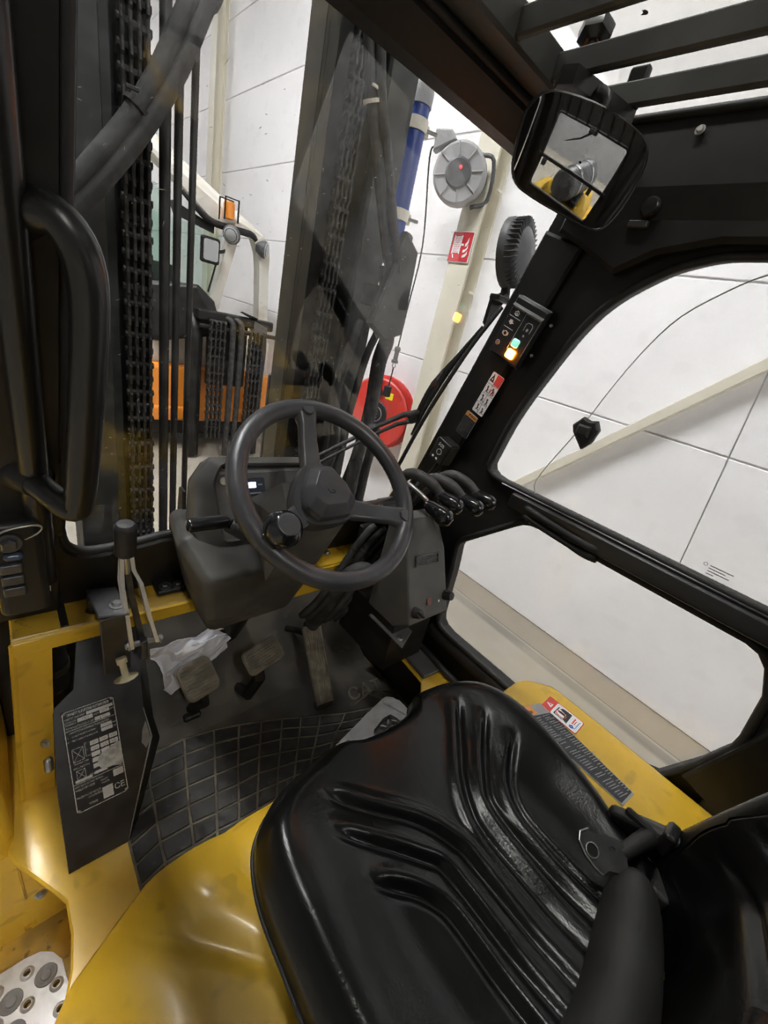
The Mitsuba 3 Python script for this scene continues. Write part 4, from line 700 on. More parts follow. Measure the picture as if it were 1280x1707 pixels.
sk = put(rf + '__sticker', slab(rrect(0.047, 0.080, 0.004), 0.0012, (0.806, 0.120, -0.6542), (1, 0.03, 0), (-0.03, 1, 0), 0.0003), 'print_red', label='red and white seat belt sticker')
SKO = A(0.806, 0.120, -0.6530)
put(sk + '__white_field', slab(rrect(0.043, 0.058, 0.004), 0.0004, SKO + [0.0, -0.0095, 0], (1, 0.03, 0), (-0.03, 1, 0), 0.0001), 'print_white')
put(sk + '__triangle', prism([(-0.008, 0.024), (0.006, 0.024), (-0.001, 0.037)], 0.0004, SKO, (1, 0, 0), (0, 1, 0), [[(-0.0035, 0.026), (0.0015, 0.026), (-0.001, 0.033)]]), 'print_white')
put(sk + '__seat_symbol', merge(*[prism(q, 0.0005, SKO, (1, 0, 0), (0, 1, 0)) for q in ([(-0.015, 0.014), (0.012, 0.014), (0.012, 0.012), (-0.015, 0.012)], [(-0.015, 0.014), (-0.013, 0.014), (-0.013, -0.006), (-0.015, -0.006)], [(0.008, 0.010), (0.016, 0.006), (0.018, -0.014), (-0.016, -0.016), (-0.012, -0.006), (0.006, -0.006)], [(-0.002, 0.010), (0.003, 0.008), (0.006, -0.004), (-0.002, -0.006)])]), 'print_black')
put(sk + '__belt_ring', tube([SKO + A(-0.004 + 0.0075 * x, 0.002 + 0.011 * y, 0.001) for x, y in circ], 0.0007, 5, closed=True), 'print_red', True)
put(sk + '__red_print', merge(box(SKO + A(0.006, -0.0235, 0.0006), (0.019, 0.0028, 0.0004), 0.0001), box(SKO + A(0.005, -0.0275, 0.0006), (0.014, 0.0016, 0.0004), 0.0001)), 'print_red')
put(sk + '__blue_mark', merge(tube([SKO + A(-0.013 + 0.004 * x, -0.026 + 0.003 * y, 0.001) for x, y in circ], 0.0008, 5, closed=True), tube([SKO + A(-0.013 + 0.002 * x, -0.026 + 0.0045 * y, 0.001) for x, y in circ], 0.0006, 5, closed=True), box(SKO + A(0.002, -0.033, 0.0006), (0.026, 0.0013, 0.0004), 0.0001)), 'print_blue')
sc_ = thing('right_floor_console', 'yellow floor console with black side panel at the front right of the seat', 'console')
put(sc_ + '__top_plate', slab([(0.796, 0.59), (0.884, 0.61), (0.884, 0.20), (0.72, 0.20), (0.735, 0.40), (0.785, 0.45)], 0.006, (0, 0, -0.880), (1, 0, 0), (0, 1, 0), 0.002), 'yellow')
put(sc_ + '__side_panel', hull([(x, y, z) for z in (-1.08, -0.882) for x, y in ((0.862, 0.90), (0.884, 0.90), (0.884, 0.22), (0.862, 0.22))]), 'black_paint')
put(sc_ + '__duct_cover', slab([(0.804, 0.567), (0.883, 0.60), (0.882, 0.509), (0.880, 0.447), (0.796, 0.453)], 0.010, (0, 0, -0.874), (1, 0, 0), (0, 1, 0), 0.003), 'heater_grey')
put(sc_ + '__rubber_strip', tube([(0.878, 0.60, -0.865), (0.872, 0.50, -0.862), (0.862, 0.40, -0.860), (0.856, 0.30, -0.858)], 0.010, 8, k=4), 'black_rubber', True)

# black cover with the data plate
cv = thing('pedal_side_cover', 'sloping black sheet-metal cover with a metal data plate beside the floor mat', 'cover')
CO, CU, CV = A(0, 0.571, -1.081), A(1, 0, 0), unit((0, 0.6, 0.8)); CN = np.cross(CU, CV)
def cpt(x, s, h=0.0): return CO + CU * x + CV * s + CN * h
edge = [(0.093, 0.0), (0.105, 0.033), (0.164, 0.184), (0.158, 0.25), (0.164, 0.34), (0.168, 0.43)]
put(cv + '__sheet', slab([(-0.008, 0)] + edge + [(0.060, 0.43), (0.042, 0.335), (0.006, 0.31), (-0.006, 0.16)], 0.004, CO, CU, CV, 0.001), 'cover_black')
e3 = [cpt(x, s, 0.002) for x, s in edge]; off = [A(0.002, 0.0, -0.004), A(0.012, 0.012, -0.022), A(0.020, 0.014, -0.036), A(0.022, 0.012, -0.06), A(0.02, 0.01, -0.08), A(0.02, 0.01, -0.09)]
put(cv + '__folded_side', trimesh.Trimesh(np.vstack([e3, [p + q for p, q in zip(e3, off)]]), [f for k in range(5) for f in ([k, k + 6, k + 1], [k + 1, k + 6, k + 7])], process=False), 'black_paint')
put(cv + '__worn_edge', merge(tube([cpt(x - 0.001, s, 0.0035) for x, s in edge[:4]], [0.0006, 0.0014, 0.0022, 0.0008], 6), slab([(0.150, 0.165), (0.161, 0.180), (0.157, 0.222), (0.148, 0.205), (0.143, 0.18)], 0.0006, cpt(0, 0, 0.0037), CU, CV, 0.0002)), 'cast_grey')
put(cv + '__side_clip', merge(rhull([cpt(-0.012, 0.20, -0.01), cpt(-0.012, 0.215, -0.01)], 0.008), bolt(cpt(-0.012, 0.25, -0.005), (-0.5, -0.6, 0.3), 0.006, 0.006)), 'steel')
dp = put(cv + '__data_plate', slab([(0, 0), (0.090, 0), (0.090, 0.200), (0, 0.200)], 0.0016, cpt(0.017, 0.098, 0.004), CU, CV, 0.0004), 'print_black', label='black data plate with silver French lettering and a CE mark')
PO2 = cpt(0.017, 0.098, 0.0058)
def dtext(s, h, x, y, maxw=None, bold=False): return text(s, h, PO2 + CU * x + CV * y, CU, CV, 0.0003, bold, maxw)
def field(x0, y0, x1, y1): return prism([(x0, y0), (x1, y0), (x1, y1), (x0, y1)], 0.0003, PO2, CU, CV)
def line(x0, y0, x1, y1, w=0.0007):
    a, b = A(x0, y0), A(x1, y1); d_ = (b - a) / np.linalg.norm(b - a); n_ = A(-d_[1], d_[0]) * w / 2
    return prism([a - n_, b - n_, b + n_, a + n_], 0.0003, PO2, CU, CV)
put(dp + '__silver_border', merge(field(0.001, 0.004, 0.0025, 0.196), field(0.0875, 0.004, 0.089, 0.196), field(0.005, 0.001, 0.085, 0.0022), field(0.005, 0.1975, 0.085, 0.1987), field(0.003, 0.160, 0.087, 0.1610), field(0.003, 0.055, 0.087, 0.0560)), 'plate_silver')
put(dp + '__lettering', merge(dtext('CHARIOT ELEVATEUR AUTOMOTEUR', 0.0052, 0.008, 0.189, 0.072, True), dtext('IMMATRICULATION N°', 0.0034, 0.004, 0.182, 0.034), dtext('CAPACITE', 0.0030, 0.004, 0.1755, 0.018), dtext('NOMINALE', 0.0030, 0.004, 0.171, 0.018), dtext('kg A', 0.003, 0.052, 0.1745), dtext('mm', 0.003, 0.080, 0.1745),
    dtext('POUR HAUTEUR DE LEVEE', 0.0034, 0.004, 0.1635, 0.046), dtext("CAPACITES MAXIMALES D'UTILISATION", 0.0036, 0.008, 0.1535, 0.068), dtext('1 - Jusqu’à hauteur de levée', 0.0032, 0.004, 0.146, 0.048), dtext('2 - Pour hauteur maximum de', 0.0032, 0.004, 0.138, 0.050),
    dtext('mm', 0.003, 0.081, 0.146), dtext('mm', 0.003, 0.081, 0.138), dtext('Position mât', 0.0032, 0.008, 0.092, 0.024), dtext('INCLINAISON', 0.003, 0.006, 0.084, 0.026), dtext('1 -', 0.0034, 0.030, 0.125), dtext('2 -', 0.0034, 0.030, 0.112), dtext('P kg', 0.003, 0.030, 0.062),
    dtext('AVEC OUTIL DE MANUTENTION', 0.0034, 0.004, 0.0485, 0.046), dtext('SANS ACCESSOIRE', 0.0034, 0.004, 0.042, 0.032), dtext('MASSE', 0.003, 0.046, 0.042, 0.012), dtext('TENSION', 0.003, 0.046, 0.036, 0.014), dtext('PRESSION DES PNEUMATIQUES', 0.0034, 0.004, 0.027, 0.040), dtext('AVANT', 0.0034, 0.022, 0.021, 0.012), dtext('ARRIERE', 0.0034, 0.034, 0.021, 0.012), dtext('SERIE', 0.0036, 0.022, 0.008, 0.014)), 'plate_silver', kind='stuff')
fields = [(0.040, 0.1805, 0.086, 0.1865), (0.024, 0.1715, 0.050, 0.179), (0.062, 0.1735, 0.079, 0.180), (0.052, 0.1625, 0.079, 0.1695), (0.060, 0.1445, 0.080, 0.1515), (0.060, 0.1365, 0.080, 0.1435)]
fields += [(0.038 + 0.0165 * i, 0.118 - 0.0115 * j, 0.0525 + 0.0165 * i, 0.1265 - 0.0115 * j) for i in range(3) for j in range(5)] + [(0.038, 0.060, 0.060, 0.0655), (0.006, 0.0575, 0.034, 0.0625), (0.068, 0.040, 0.086, 0.053), (0.046, 0.006, 0.064, 0.0285)]
for f_ in fields: put(dp + '__silver_field', field(*f_), 'plate_silver')
put(dp + '__field_mark', merge(*[dtext(s, 0.0042, x, y, w) for s, x, y, w in (('7000', 0.031, 0.1735, 0.012), ('600', 0.066, 0.1745, 0.010), ('3300', 0.060, 0.164, 0.012), ('4500', 0.041, 0.120, 0.009), ('4500', 0.0575, 0.120, 0.009), ('4500', 0.074, 0.120, 0.009), ('4500', 0.041, 0.1085, 0.009), ('4500', 0.0575, 0.1085, 0.009), ('4500', 0.074, 0.1085, 0.009))]), 'print_black', kind='stuff')
put(dp + '__diagram', merge(*[line(*q) for q in ((0.008, 0.098, 0.008, 0.123), (0.008, 0.123, 0.026, 0.123), (0.026, 0.123, 0.026, 0.098), (0.026, 0.098, 0.008, 0.098), (0.008, 0.098, 0.026, 0.123), (0.026, 0.098, 0.008, 0.123), (0.029, 0.128, 0.029, 0.101), (0.029, 0.101, 0.084, 0.101), (0.010, 0.062, 0.010, 0.080), (0.010, 0.080, 0.024, 0.080), (0.024, 0.080, 0.024, 0.062), (0.024, 0.062, 0.010, 0.062), (0.010, 0.062, 0.024, 0.080), (0.024, 0.062, 0.010, 0.080))]), 'plate_silver', kind='stuff')
put(dp + '__ce_mark', merge(dtext('C', 0.011, 0.066, 0.014), dtext('E', 0.011, 0.0765, 0.014)), 'plate_silver')
put(dp + '__scratched_patch', slab(spline([(0.052, 0.094), (0.07, 0.10), (0.087, 0.104), (0.087, 0.06), (0.07, 0.062), (0.052, 0.064), (0.046, 0.08)], 3, True), 0.0003, PO2 + CN * 0.0003, CU, CV, 0.0001), 'plate_worn')
for x in (0.0045, 0.0855):
    for y in (0.0045, 0.1955): put(dp + '__rivet', lathe([(0, 0.0018), (0.0018, 0.0015), (0.0028, 0.0)], PO2 + CU * x + CV * y, CN, 12), 'steel', 50)

# floor mat: a smooth front part that climbs the toe board, and a field of raised pads
def mz(y): return np.interp(y, [0.0, 0.74, 0.78, 0.82, 0.87, 0.96], [-1.079, -1.079, -1.060, -1.02, -0.95, -0.80])
fm = thing('floor_mat', 'dusty black rubber floor mat with a grid of raised pads in front of the seat', 'mat')
def mf(U, V):
    x = 0.090 + U * (0.77); y = 0.405 + V * 0.545
    return np.stack([x, y, mz(y)], -1)
put(fm + '__base', cat_sheet(mf, 30, 60, 0.005), 'mat_base', 40)
def front(U, V):
    x = 0.092 + U * 0.766; yr = np.interp(x, [0.09, 0.17, 0.25, 0.32, 0.39, 0.44, 0.5, 0.54, 0.6, 0.665, 0.745, 0.86], [0.728, 0.739, 0.740, 0.728, 0.709, 0.689, 0.667, 0.645, 0.621, 0.591, 0.566, 0.540]); y = yr + V * (0.948 - yr)
    return np.stack([x, y, mz(y) + 0.0025], -1)
put(fm + '__smooth_front', cat_sheet(front, 40, 30, 0.0025), 'mat_smooth', 40)
GR = [[(0.169, 0.735), (0.162, 0.695), (0.154, 0.654), (0.152, 0.618), (0.147, 0.572), (0.142, 0.531), (0.140, 0.489), (0.137, 0.451)],
 [(0.253, 0.736), (0.242, 0.695), (0.232, 0.657), (0.222, 0.614), (0.211, 0.570), (0.204, 0.530), (0.196, 0.488), (0.188, 0.451)],
 [(0.324, 0.724), (0.311, 0.686), (0.299, 0.649), (0.285, 0.608), (0.271, 0.565), (0.257, 0.524), (0.245, 0.488), (0.233, 0.447)],
 [(0.386, 0.705), (0.370, 0.671), (0.356, 0.638), (0.339, 0.601), (0.322, 0.558), (0.308, 0.521), (0.292, 0.483), (0.277, 0.445)],
 [(0.442, 0.685), (0.426, 0.655), (0.410, 0.626), (0.393, 0.594), (0.374, 0.557), (0.353, 0.517), (0.335, 0.481), (0.319, 0.449)],
 [(0.495, 0.663), (0.479, 0.637), (0.463, 0.610), (0.443, 0.577), (0.422, 0.544), (0.402, 0.510), (0.384, 0.479), (0.367, 0.451)],
 [(0.544, 0.641), (0.526, 0.615), (0.508, 0.590), (0.487, 0.561), (0.467, 0.534), (0.446, 0.504), (0.427, 0.478), (0.409, 0.453)],
 [(0.596, 0.617), (0.574, 0.591), (0.553, 0.568), (0.529, 0.543), (0.506, 0.519), (0.483, 0.494), (0.462, 0.471), (0.442, 0.449)],
 [(0.665, 0.587), (0.637, 0.567), (0.609, 0.551), (0.581, 0.529), (0.554, 0.507), (0.529, 0.486), (0.504, 0.467), (0.481, 0.448)],
 [(0.741, 0.562), (0.706, 0.546), (0.672, 0.529), (0.640, 0.510), (0.610, 0.492), (0.582, 0.475), (0.555, 0.458), (0.529, 0.443)]]
GR = [[(0.092, y) for y in (0.722, 0.682, 0.641, 0.602, 0.556, 0.515, 0.474, 0.437)]] + GR + [[(0.82, 0.545), (0.80, 0.525), (0.77, 0.508), (0.735, 0.49), (0.70, 0.474), (0.66, 0.46), (0.63, 0.447), (0.60, 0.437)]]
GR = [c + [tuple(2 * A(c[-1]) - A(c[-2]))] for c in GR]
for i in range(len(GR) - 1):
    for j in range(8):
        q = A([GR[i][j], GR[i][j + 1], GR[i + 1][j + 1], GR[i + 1][j]])
        if q[:, 1].max() < 0.415: continue
        q[:, 1] = np.maximum(q[:, 1], 0.408 + 0.001 * np.arange(4))
        if Polygon(q).area < 1e-4: continue
        put(fm + '__pad', slab(inset(q[::-1], 0.0028), 0.0032, (0, 0, -1.0792 + rng.uniform(-0.0004, 0.0004)), (1, 0, 0), (0, 1, 0), 0.0011), 'mat_tile')
LU_ = unit((0.994, -0.105, 0.0)); LV_ = unit((0.30, 0.95, 0))
def outline_letters(s, h, o):
    m = meshkit.text_mesh(s, h, 0.0022, True); v = m.vertices; p = A(o) + v[:, :1] * LU_ * 0.98 + v[:, 1:2] * LV_ + v[:, 2:] * A(0, 0, 1)
    return trimesh.Trimesh(p, m.faces, process=False)
put(fm + '__raised_lettering', merge(outline_letters('CAT', 0.046, (0.700, 0.612, -1.0768))), 'mat_base')
put(fm + '__letter_underline', prism([(0, 0), (0.05, 0.018), (0.075, 0.030), (0.145, 0.002), (0.145, -0.003), (0.075, 0.022), (0.05, 0.010)], 0.002, (0.706, 0.596, -1.0768), LU_, LV_), 'mat_base')
for x, y in ((0.785, 0.560), (0.82, 0.556)): put(fm + '__rib', box((x, y + 0.03, -1.0765), (0.004, 0.07, 0.0015), 0.0005, u=(0.8, 0.6, 0), v=(-0.6, 0.8, 0)), 'mat_base')

# pedals
def pedal(key, label, poly_c, w, h, tilt, yaw, ribs, rot=0.0):
    k = thing(key, label, 'pedal'); n_ = unit((math.sin(yaw) * math.cos(tilt), -math.cos(yaw) * math.cos(tilt), math.sin(tilt)))
    u = unit(np.cross((0, 0, 1), -n_)) * -1; u = unit(np.cross(A(0, 0, 1), n_)) * 1.0; v = np.cross(n_, u)
    c, s = math.cos(rot), math.sin(rot); u, v = u * c + v * s, v * c - u * s; o = A(poly_c)
    put(k + '__pad', slab(rrect(w, h, min(w, h) * 0.22, 5), 0.012, o - n_ * 0.012, u, v, 0.003), 'pedal_rubber')
    d_ = (ribs if isinstance(ribs, int) else 10)
    for i in range(d_):
        y = (i + 0.5) / d_ * h * 0.86 - h * 0.43
        put(k + '__pad_rib', box(o + v * y + n_ * 0.001, (w * (0.86 - 0.25 * (abs(y) / (h * 0.5)) ** 4), h * 0.86 / d_ * 0.55, 0.004), 0.001, u=u, v=v), 'pedal_rubber')
    return k, o, n_, u, v
k, o, n_, u, v = pedal('inching_pedal', 'rounded square rubber pedal, leftmost of the three, beside the crumpled paper', (0.300, 0.783, -0.930), 0.088, 0.096, 0.80, 0.0, 9, 0.20)
put(k + '__arm', merge(tube([o - n_ * 0.012 - v * 0.03, o - n_ * 0.05 - v * 0.07, (0.285, 0.80, -1.05)], [0.012, 0.012, 0.014], 8), box((0.285, 0.80, -1.065), (0.045, 0.06, 0.03), 0.004)), 'black_paint')
k, o, n_, u, v = pedal('brake_pedal', 'wide ribbed rubber brake pedal, middle one of the three', (0.462, 0.752, -0.895), 0.112, 0.070, 0.80, 0.0, 8, 0.22)
put(k + '__arm', tube([o - n_ * 0.012 - u * 0.02, o - n_ * 0.03 - v * 0.05 - u * 0.03, (0.42, 0.74, -1.01), (0.42, 0.80, -1.045)], [0.014, 0.018, 0.018, 0.014], 8), 'black_paint')
k = thing('accelerator_pedal', 'long narrow ribbed accelerator pedal, rightmost of the three', 'pedal')
a0, a1 = A(0.612, 0.622, -1.040), A(0.635, 0.787, -0.882); v = unit(a1 - a0); u = unit(A(1, 0.0, 0) - A(1, 0, 0).dot(v) * v); n_ = np.cross(u, v); L = np.linalg.norm(a1 - a0)
put(k + '__pad', slab([(-0.027, 0), (0.027, 0), (0.029, 0.05), (0.032, L - 0.008), (0.026, L), (-0.026, L), (-0.032, L - 0.008), (-0.029, 0.05)], 0.014, a0 - n_ * 0.014, u, v, 0.003), 'pedal_rubber')
for i in range(7): put(k + '__pad_rib', box(a0 + v * L * 0.5 + u * (i - 3) * 0.0078 + n_ * 0.0005, (0.0042, L * 0.92, 0.004), 0.001, u=u, v=v), 'pedal_rubber')
put(k + '__heel_hinge', rod(a0 - u * 0.025 - n_ * 0.018, a0 + u * 0.025 - n_ * 0.018, 0.013, 10), 'dark_steel')
put(k + '__linkage', tube([a1 - n_ * 0.014 - v * 0.03, A(0.62, 0.84, -0.94), A(0.60, 0.87, -0.95)], 0.010, 8), 'black_paint')

# crumpled paper behind the left pedal
def pf(U, V):
    P = A(0.195, 0.865, -0.850)[None, None] + U[..., None] * A(0.185, 0.010, -0.012) + V[..., None] * A(0.045, -0.020, -0.150) * (1 - 0.55 * U[..., None] ** 1.5)
    q = np.stack([U * 3, V * 3, 0 * U], -1); dis = np.abs(meshkit.noise(q * 1.3, 3) - 0.5) * 0.075 + np.abs(meshkit.noise(q * 3.1, 5) - 0.5) * 0.022
    return P + dis[..., None] * A(0.1, -0.85, 0.5) + (meshkit.noise(q * 2 + 4, 8) - 0.5)[..., None] * A(0.02, 0, 0.03)
put('crumpled_paper', cat_sheet(pf, 46, 40, 0.0006), 'paper', 25, 'crumpled white paper tucked behind the left pedal', 'paper')

# ---------------------------------------------------------------- driver seat
ds = thing('driver_seat', 'black vinyl driver seat with moulded V grooves and a belt latch', 'seat')
so = resample(spline([(0.167, 0.03), (0.165, 0.13), (0.167, 0.195), (0.181, 0.246), (0.205, 0.274), (0.245, 0.297), (0.312, 0.319), (0.362, 0.323), (0.404, 0.307), (0.471, 0.300), (0.535, 0.306), (0.568, 0.328), (0.630, 0.308), (0.682, 0.262), (0.708, 0.195), (0.708, 0.094), (0.690, 0.005), (0.665, -0.06), (0.63, -0.12), (0.44, -0.14), (0.24, -0.13), (0.18, -0.07)], 10, True), 320)
if not Polygon(so).exterior.is_ccw: so = so[::-1]
SC = A(0.442, 0.08)
GRV = [[(0.279, 0.262), (0.323, 0.207), (0.386, 0.142), (0.412, 0.093), (0.418, 0.06), (0.420, -0.16)], [(0.257, 0.212), (0.309, 0.162), (0.366, 0.098), (0.379, 0.063), (0.383, -0.16)], [(0.267, 0.137), (0.318, 0.096), (0.342, 0.060), (0.348, 0.02), (0.349, -0.16)],
       [(0.612, 0.262), (0.560, 0.207), (0.497, 0.150), (0.471, 0.105), (0.464, 0.06), (0.466, -0.16)], [(0.634, 0.212), (0.576, 0.162), (0.522, 0.115), (0.505, 0.070), (0.503, -0.16)], [(0.645, 0.150), (0.572, 0.104), (0.546, 0.065), (0.540, 0.02), (0.539, -0.16)]]
def seg_dist(P, line):
    best = np.full(len(P), 9.0); sgn = np.zeros(len(P)); par = np.zeros(len(P)); L = A(line)
    for _ in range(3): L = np.vstack([L[:1], np.apply_along_axis(lambda c: np.convolve(np.pad(c, 7, mode='edge'), np.ones(15) / 15, 'valid'), 0, L)[1:-1], L[-1:]])
    acc = 0
    for a, b in zip(L, L[1:]):
        d_ = b - a; l = np.linalg.norm(d_); t = np.clip(((P - a) @ d_) / l ** 2, 0, 1); r = P - a - t[:, None] * d_; e = np.linalg.norm(r, axis=1); m = e < best
        best[m] = e[m]; sgn[m] = np.sign(d_[0] * r[m, 1] - d_[1] * r[m, 0]); par[m] = acc + t[m] * l; acc += l
    return best, sgn, par
def sm(x): x = np.clip(x, 0, 1); return x * x * (3 - 2 * x)
def seat_h(P, t):
    x, y = P[:, 0], P[:, 1]
    z = -0.648 + 0.030 * sm((np.abs(x - 0.437) - 0.12) / 0.12) + 0.008 * sm((y - 0.05) / 0.12) + 0.012 * sm((-0.02 - y) / 0.1) + 0.012 * sm((x - 0.62) / 0.1)
    z -= 0.007 * np.exp(-(((x - 0.27) / 0.05) ** 2 + ((y - 0.03) / 0.10) ** 2)) + 0.007 * np.exp(-(((x - 0.62) / 0.05) ** 2 + ((y - 0.03) / 0.10) ** 2))
    for k, g_ in enumerate(GRV):
        d_, s_, p_ = seg_dist(P, spline(g_, 24)); s_ = -s_ if k < 3 else s_      # s > 0 on the inner, front side
        w = sm((p_ - 0.0) / 0.045) * sm((0.93 - t) / 0.12)
        sd = d_ * s_
        w = w * (1 - 0.45 * sm((p_ - 0.22) / 0.12))
        z += w * (-0.0068 * np.exp(-(sd / 0.0065) ** 2) + 0.0062 * np.exp(-((sd + 0.0150) / 0.0100) ** 2))
    z -= 0.037 * np.clip((t - 0.86) / 0.14, 0, 1) ** 2.4
    return z
ts = np.r_[np.linspace(0.012, 0.84, 92), np.linspace(0.85, 1.0, 18)]
rs_ = []
for t in ts:
    P = SC + (so - SC) * t; rs_.append(np.column_stack([P, seat_h(P, np.full(len(P), t))]))
zr = rs_[-1][:, 2]
for s, dz in ((1.006, -0.010), (1.008, -0.022), (1.004, -0.034), (0.99, -0.046), (0.96, -0.058), (0.92, -0.066)):
    P = SC + (so - SC) * s; rs_.append(np.column_stack([P, zr + dz]))
put(ds + '__cushion', loft(rs_), 'vinyl', True)
put(ds + '__piping', tube([(x, y, z) for (x, y), z in zip((SC + (so - SC) * 1.011)[::2], (zr - 0.030)[::2])], 0.0028, 6, closed=True), 'vinyl_matte', True)
pan = [np.column_stack([SC + (so - SC) * s, np.full(len(so), z)]) for s, z in ((0.93, -0.705), (0.93, -0.735), (0.90, -0.745), (0.80, -0.760))]
put(ds + '__pan', loft(pan), 'black_rubber', 40)
put(ds + '__suspension_base', merge(rbox((0.44, 0.05, -0.775), (0.42, 0.40, 0.05), 0.012)), 'black_paint', 35)
for x in (0.27, 0.61): put(ds + '__slide_rail', box((x, 0.06, -0.765), (0.04, 0.46, 0.03), 0.004), 'dark_steel')
# lumbar roll and backrest

put(ds + '__lumbar_roll', tube([(0.592, -0.088, -0.618), (0.575, -0.092, -0.617), (0.545, -0.100, -0.620), (0.50, -0.112, -0.625), (0.42, -0.128, -0.632), (0.30, -0.130, -0.634), (0.24, -0.118, -0.632), (0.2, -0.10, -0.63)], [0.012, 0.026, 0.035, 0.039, 0.041, 0.042, 0.038, 0.02], 28, k=5), 'vinyl_matte', True)
bo = rounded([(0.165, -0.72), (0.715, -0.72), (0.722, -0.55), (0.712, -0.36), (0.66, -0.24), (0.56, -0.20), (0.33, -0.20), (0.22, -0.24), (0.168, -0.36), (0.158, -0.55)], 0.05, 200)
bo = resample(spline(bo[::8], 10, True), 200)
if not Polygon(bo).exterior.is_ccw: bo = bo[::-1]
BC = A(0.44, -0.46)
def back_y(P, t):
    x, z = P[:, 0], P[:, 1]
    y = -0.165 - 0.22 * (z + 0.60) * (z > -0.60) + 0.068 * sm((np.abs(x - 0.44) - 0.11) / 0.13) + 0.02 * np.exp(-((z + 0.5) / 0.08) ** 2) * (np.abs(x - 0.44) < 0.2)
    for c in (-0.46, -0.40, -0.34):
        y -= 0.007 * np.exp(-((z - c + 0.25 * np.abs(x - 0.44)) / 0.007) ** 2) * sm((0.2 - np.abs(x - 0.44)) / 0.05)
    return y - 0.055 * np.clip((t - 0.80) / 0.20, 0, 1) ** 2.2
br_ = []
for t in np.r_[np.linspace(0.015, 0.78, 50), np.linspace(0.80, 1.0, 14)]:
    P = BC + (bo - BC) * t; br_.append(np.column_stack([P[:, 0], back_y(P, np.full(len(P), t)), P[:, 1]]))
yr = br_[-1][:, 1]
for s, dy in ((1.006, -0.012), (1.004, -0.03), (0.97, -0.05), (0.9, -0.06)):
    P = BC + (bo - BC) * s; br_.append(np.column_stack([P[:, 0], yr + dy, P[:, 1]]))
put(ds + '__backrest', loft(br_), 'vinyl', True)
put(ds + '__recliner_cover', rhull([(x, y, z) for x in (0.655, 0.735) for y in (-0.32, -0.10) for z in (-0.76, -0.70)] + [(0.66, -0.13, -0.66), (0.70, -0.30, -0.66)], 0.012), 'vinyl_matte', 35)
# belt latch and its holder beside the cushion
hx = put(ds + '__belt_holder', merge(rhull([(0.652, -0.034, -0.610), (0.668, -0.036, -0.648), (0.680, -0.112, -0.588), (0.676, -0.114, -0.640), (0.662, -0.112, -0.580)], 0.010), box((0.652, -0.066, -0.590), (0.010, 0.05, 0.012), 0.003)), 'vinyl_matte', 35)
put(hx + '__collar', rbox((0.662, -0.098, -0.588), (0.036, 0.018, 0.040), 0.006), 'black_satin', 35)
tg_o = A(0.560, -0.045, -0.596)
tg_u, tg_v = unit((-0.045, 0.035, -0.004)), unit((0.035, 0.045, 0.02))
TP = [(0.034, 0.012), (0.030, 0.022), (0.016, 0.026), (0.004, 0.020), (-0.010, 0.020), (-0.030, 0.014), (-0.036, 0.006), (-0.030, -0.016), (-0.024, -0.024), (0.0, -0.020), (0.012, -0.026), (0.020, -0.018), (0.030, -0.004)]
tgh = [(0.018 + 0.009 * math.cos(a), 0.001 + 0.009 * math.sin(a)) for a in np.arange(16) * math.tau / 16]
put(ds + '__belt_tongue', prism(TP, 0.003, tg_o, tg_u, tg_v, [tgh, [(-0.014 + 0.005 * math.cos(a), 0.004 + 0.003 * math.sin(a)) for a in np.arange(12) * math.tau / 12]]), 'dark_steel')
put(ds + '__tongue_rim', merge(tube([tg_o + tg_u * x + tg_v * y + A(0, 0, 0.002) for x, y in TP[-3:] + TP[:3]], 0.0014, 6), tube([tg_o + tg_u * x + tg_v * y + A(0, 0, 0.002) for x, y in tgh], 0.0009, 5, closed=True)), 'steel')
put(ds + '__belt_webbing', tube([(0.585, -0.062, -0.602), (0.620, -0.072, -0.596), (0.655, -0.082, -0.600)], [0.010, 0.012, 0.014], 10), 'black_rubber', True)
put(ds + '__belt_buckle', rbox((0.640, -0.122, -0.640), (0.070, 0.03, 0.026), 0.008), 'black_rubber', 35)
# grey casting under the front edge: suspension adjuster
al = put(ds + '__adjuster_handle', prism([(0.392, 0.345), (0.402, 0.356), (0.440, 0.365), (0.495, 0.379), (0.548, 0.391), (0.562, 0.392), (0.576, 0.380), (0.584, 0.352), (0.580, 0.315), (0.40, 0.305)], 0.010, (0, 0, -0.750), (1, 0, 0), (0, 1, 0), [[(0.470, 0.322), (0.486, 0.342), (0.520, 0.353), (0.541, 0.352), (0.548, 0.336), (0.548, 0.318)]]), 'cast_grey', label='grey cast metal handle')
put(al + '__grip', rhull([(0.553, 0.380, -0.745), (0.574, 0.366, -0.745), (0.575, 0.330, -0.748)], 0.010), 'cast_grey', 40)
put(al + '__recess', box((0.508, 0.335, -0.752), (0.09, 0.045, 0.004), 0.001), 'black_rubber')
put(al + '__rivet', lathe([(0, 0.005), (0.004, 0.0045), (0.0075, 0.0)], (0.424, 0.345, -0.740), (0, 0, 1), 18), 'steel', 50)
for i, (x, y) in enumerate(((0.512, 0.340), (0.527, 0.343), (0.540, 0.338), (0.526, 0.328), (0.541, 0.325))): put(al + '__web', box((x, y, -0.747), (0.004, 0.012, 0.008), 0.001, u=(0.7, 0.7 * (-1) ** i, 0), v=(-0.7 * (-1) ** i, 0.7, 0)), 'cast_grey')

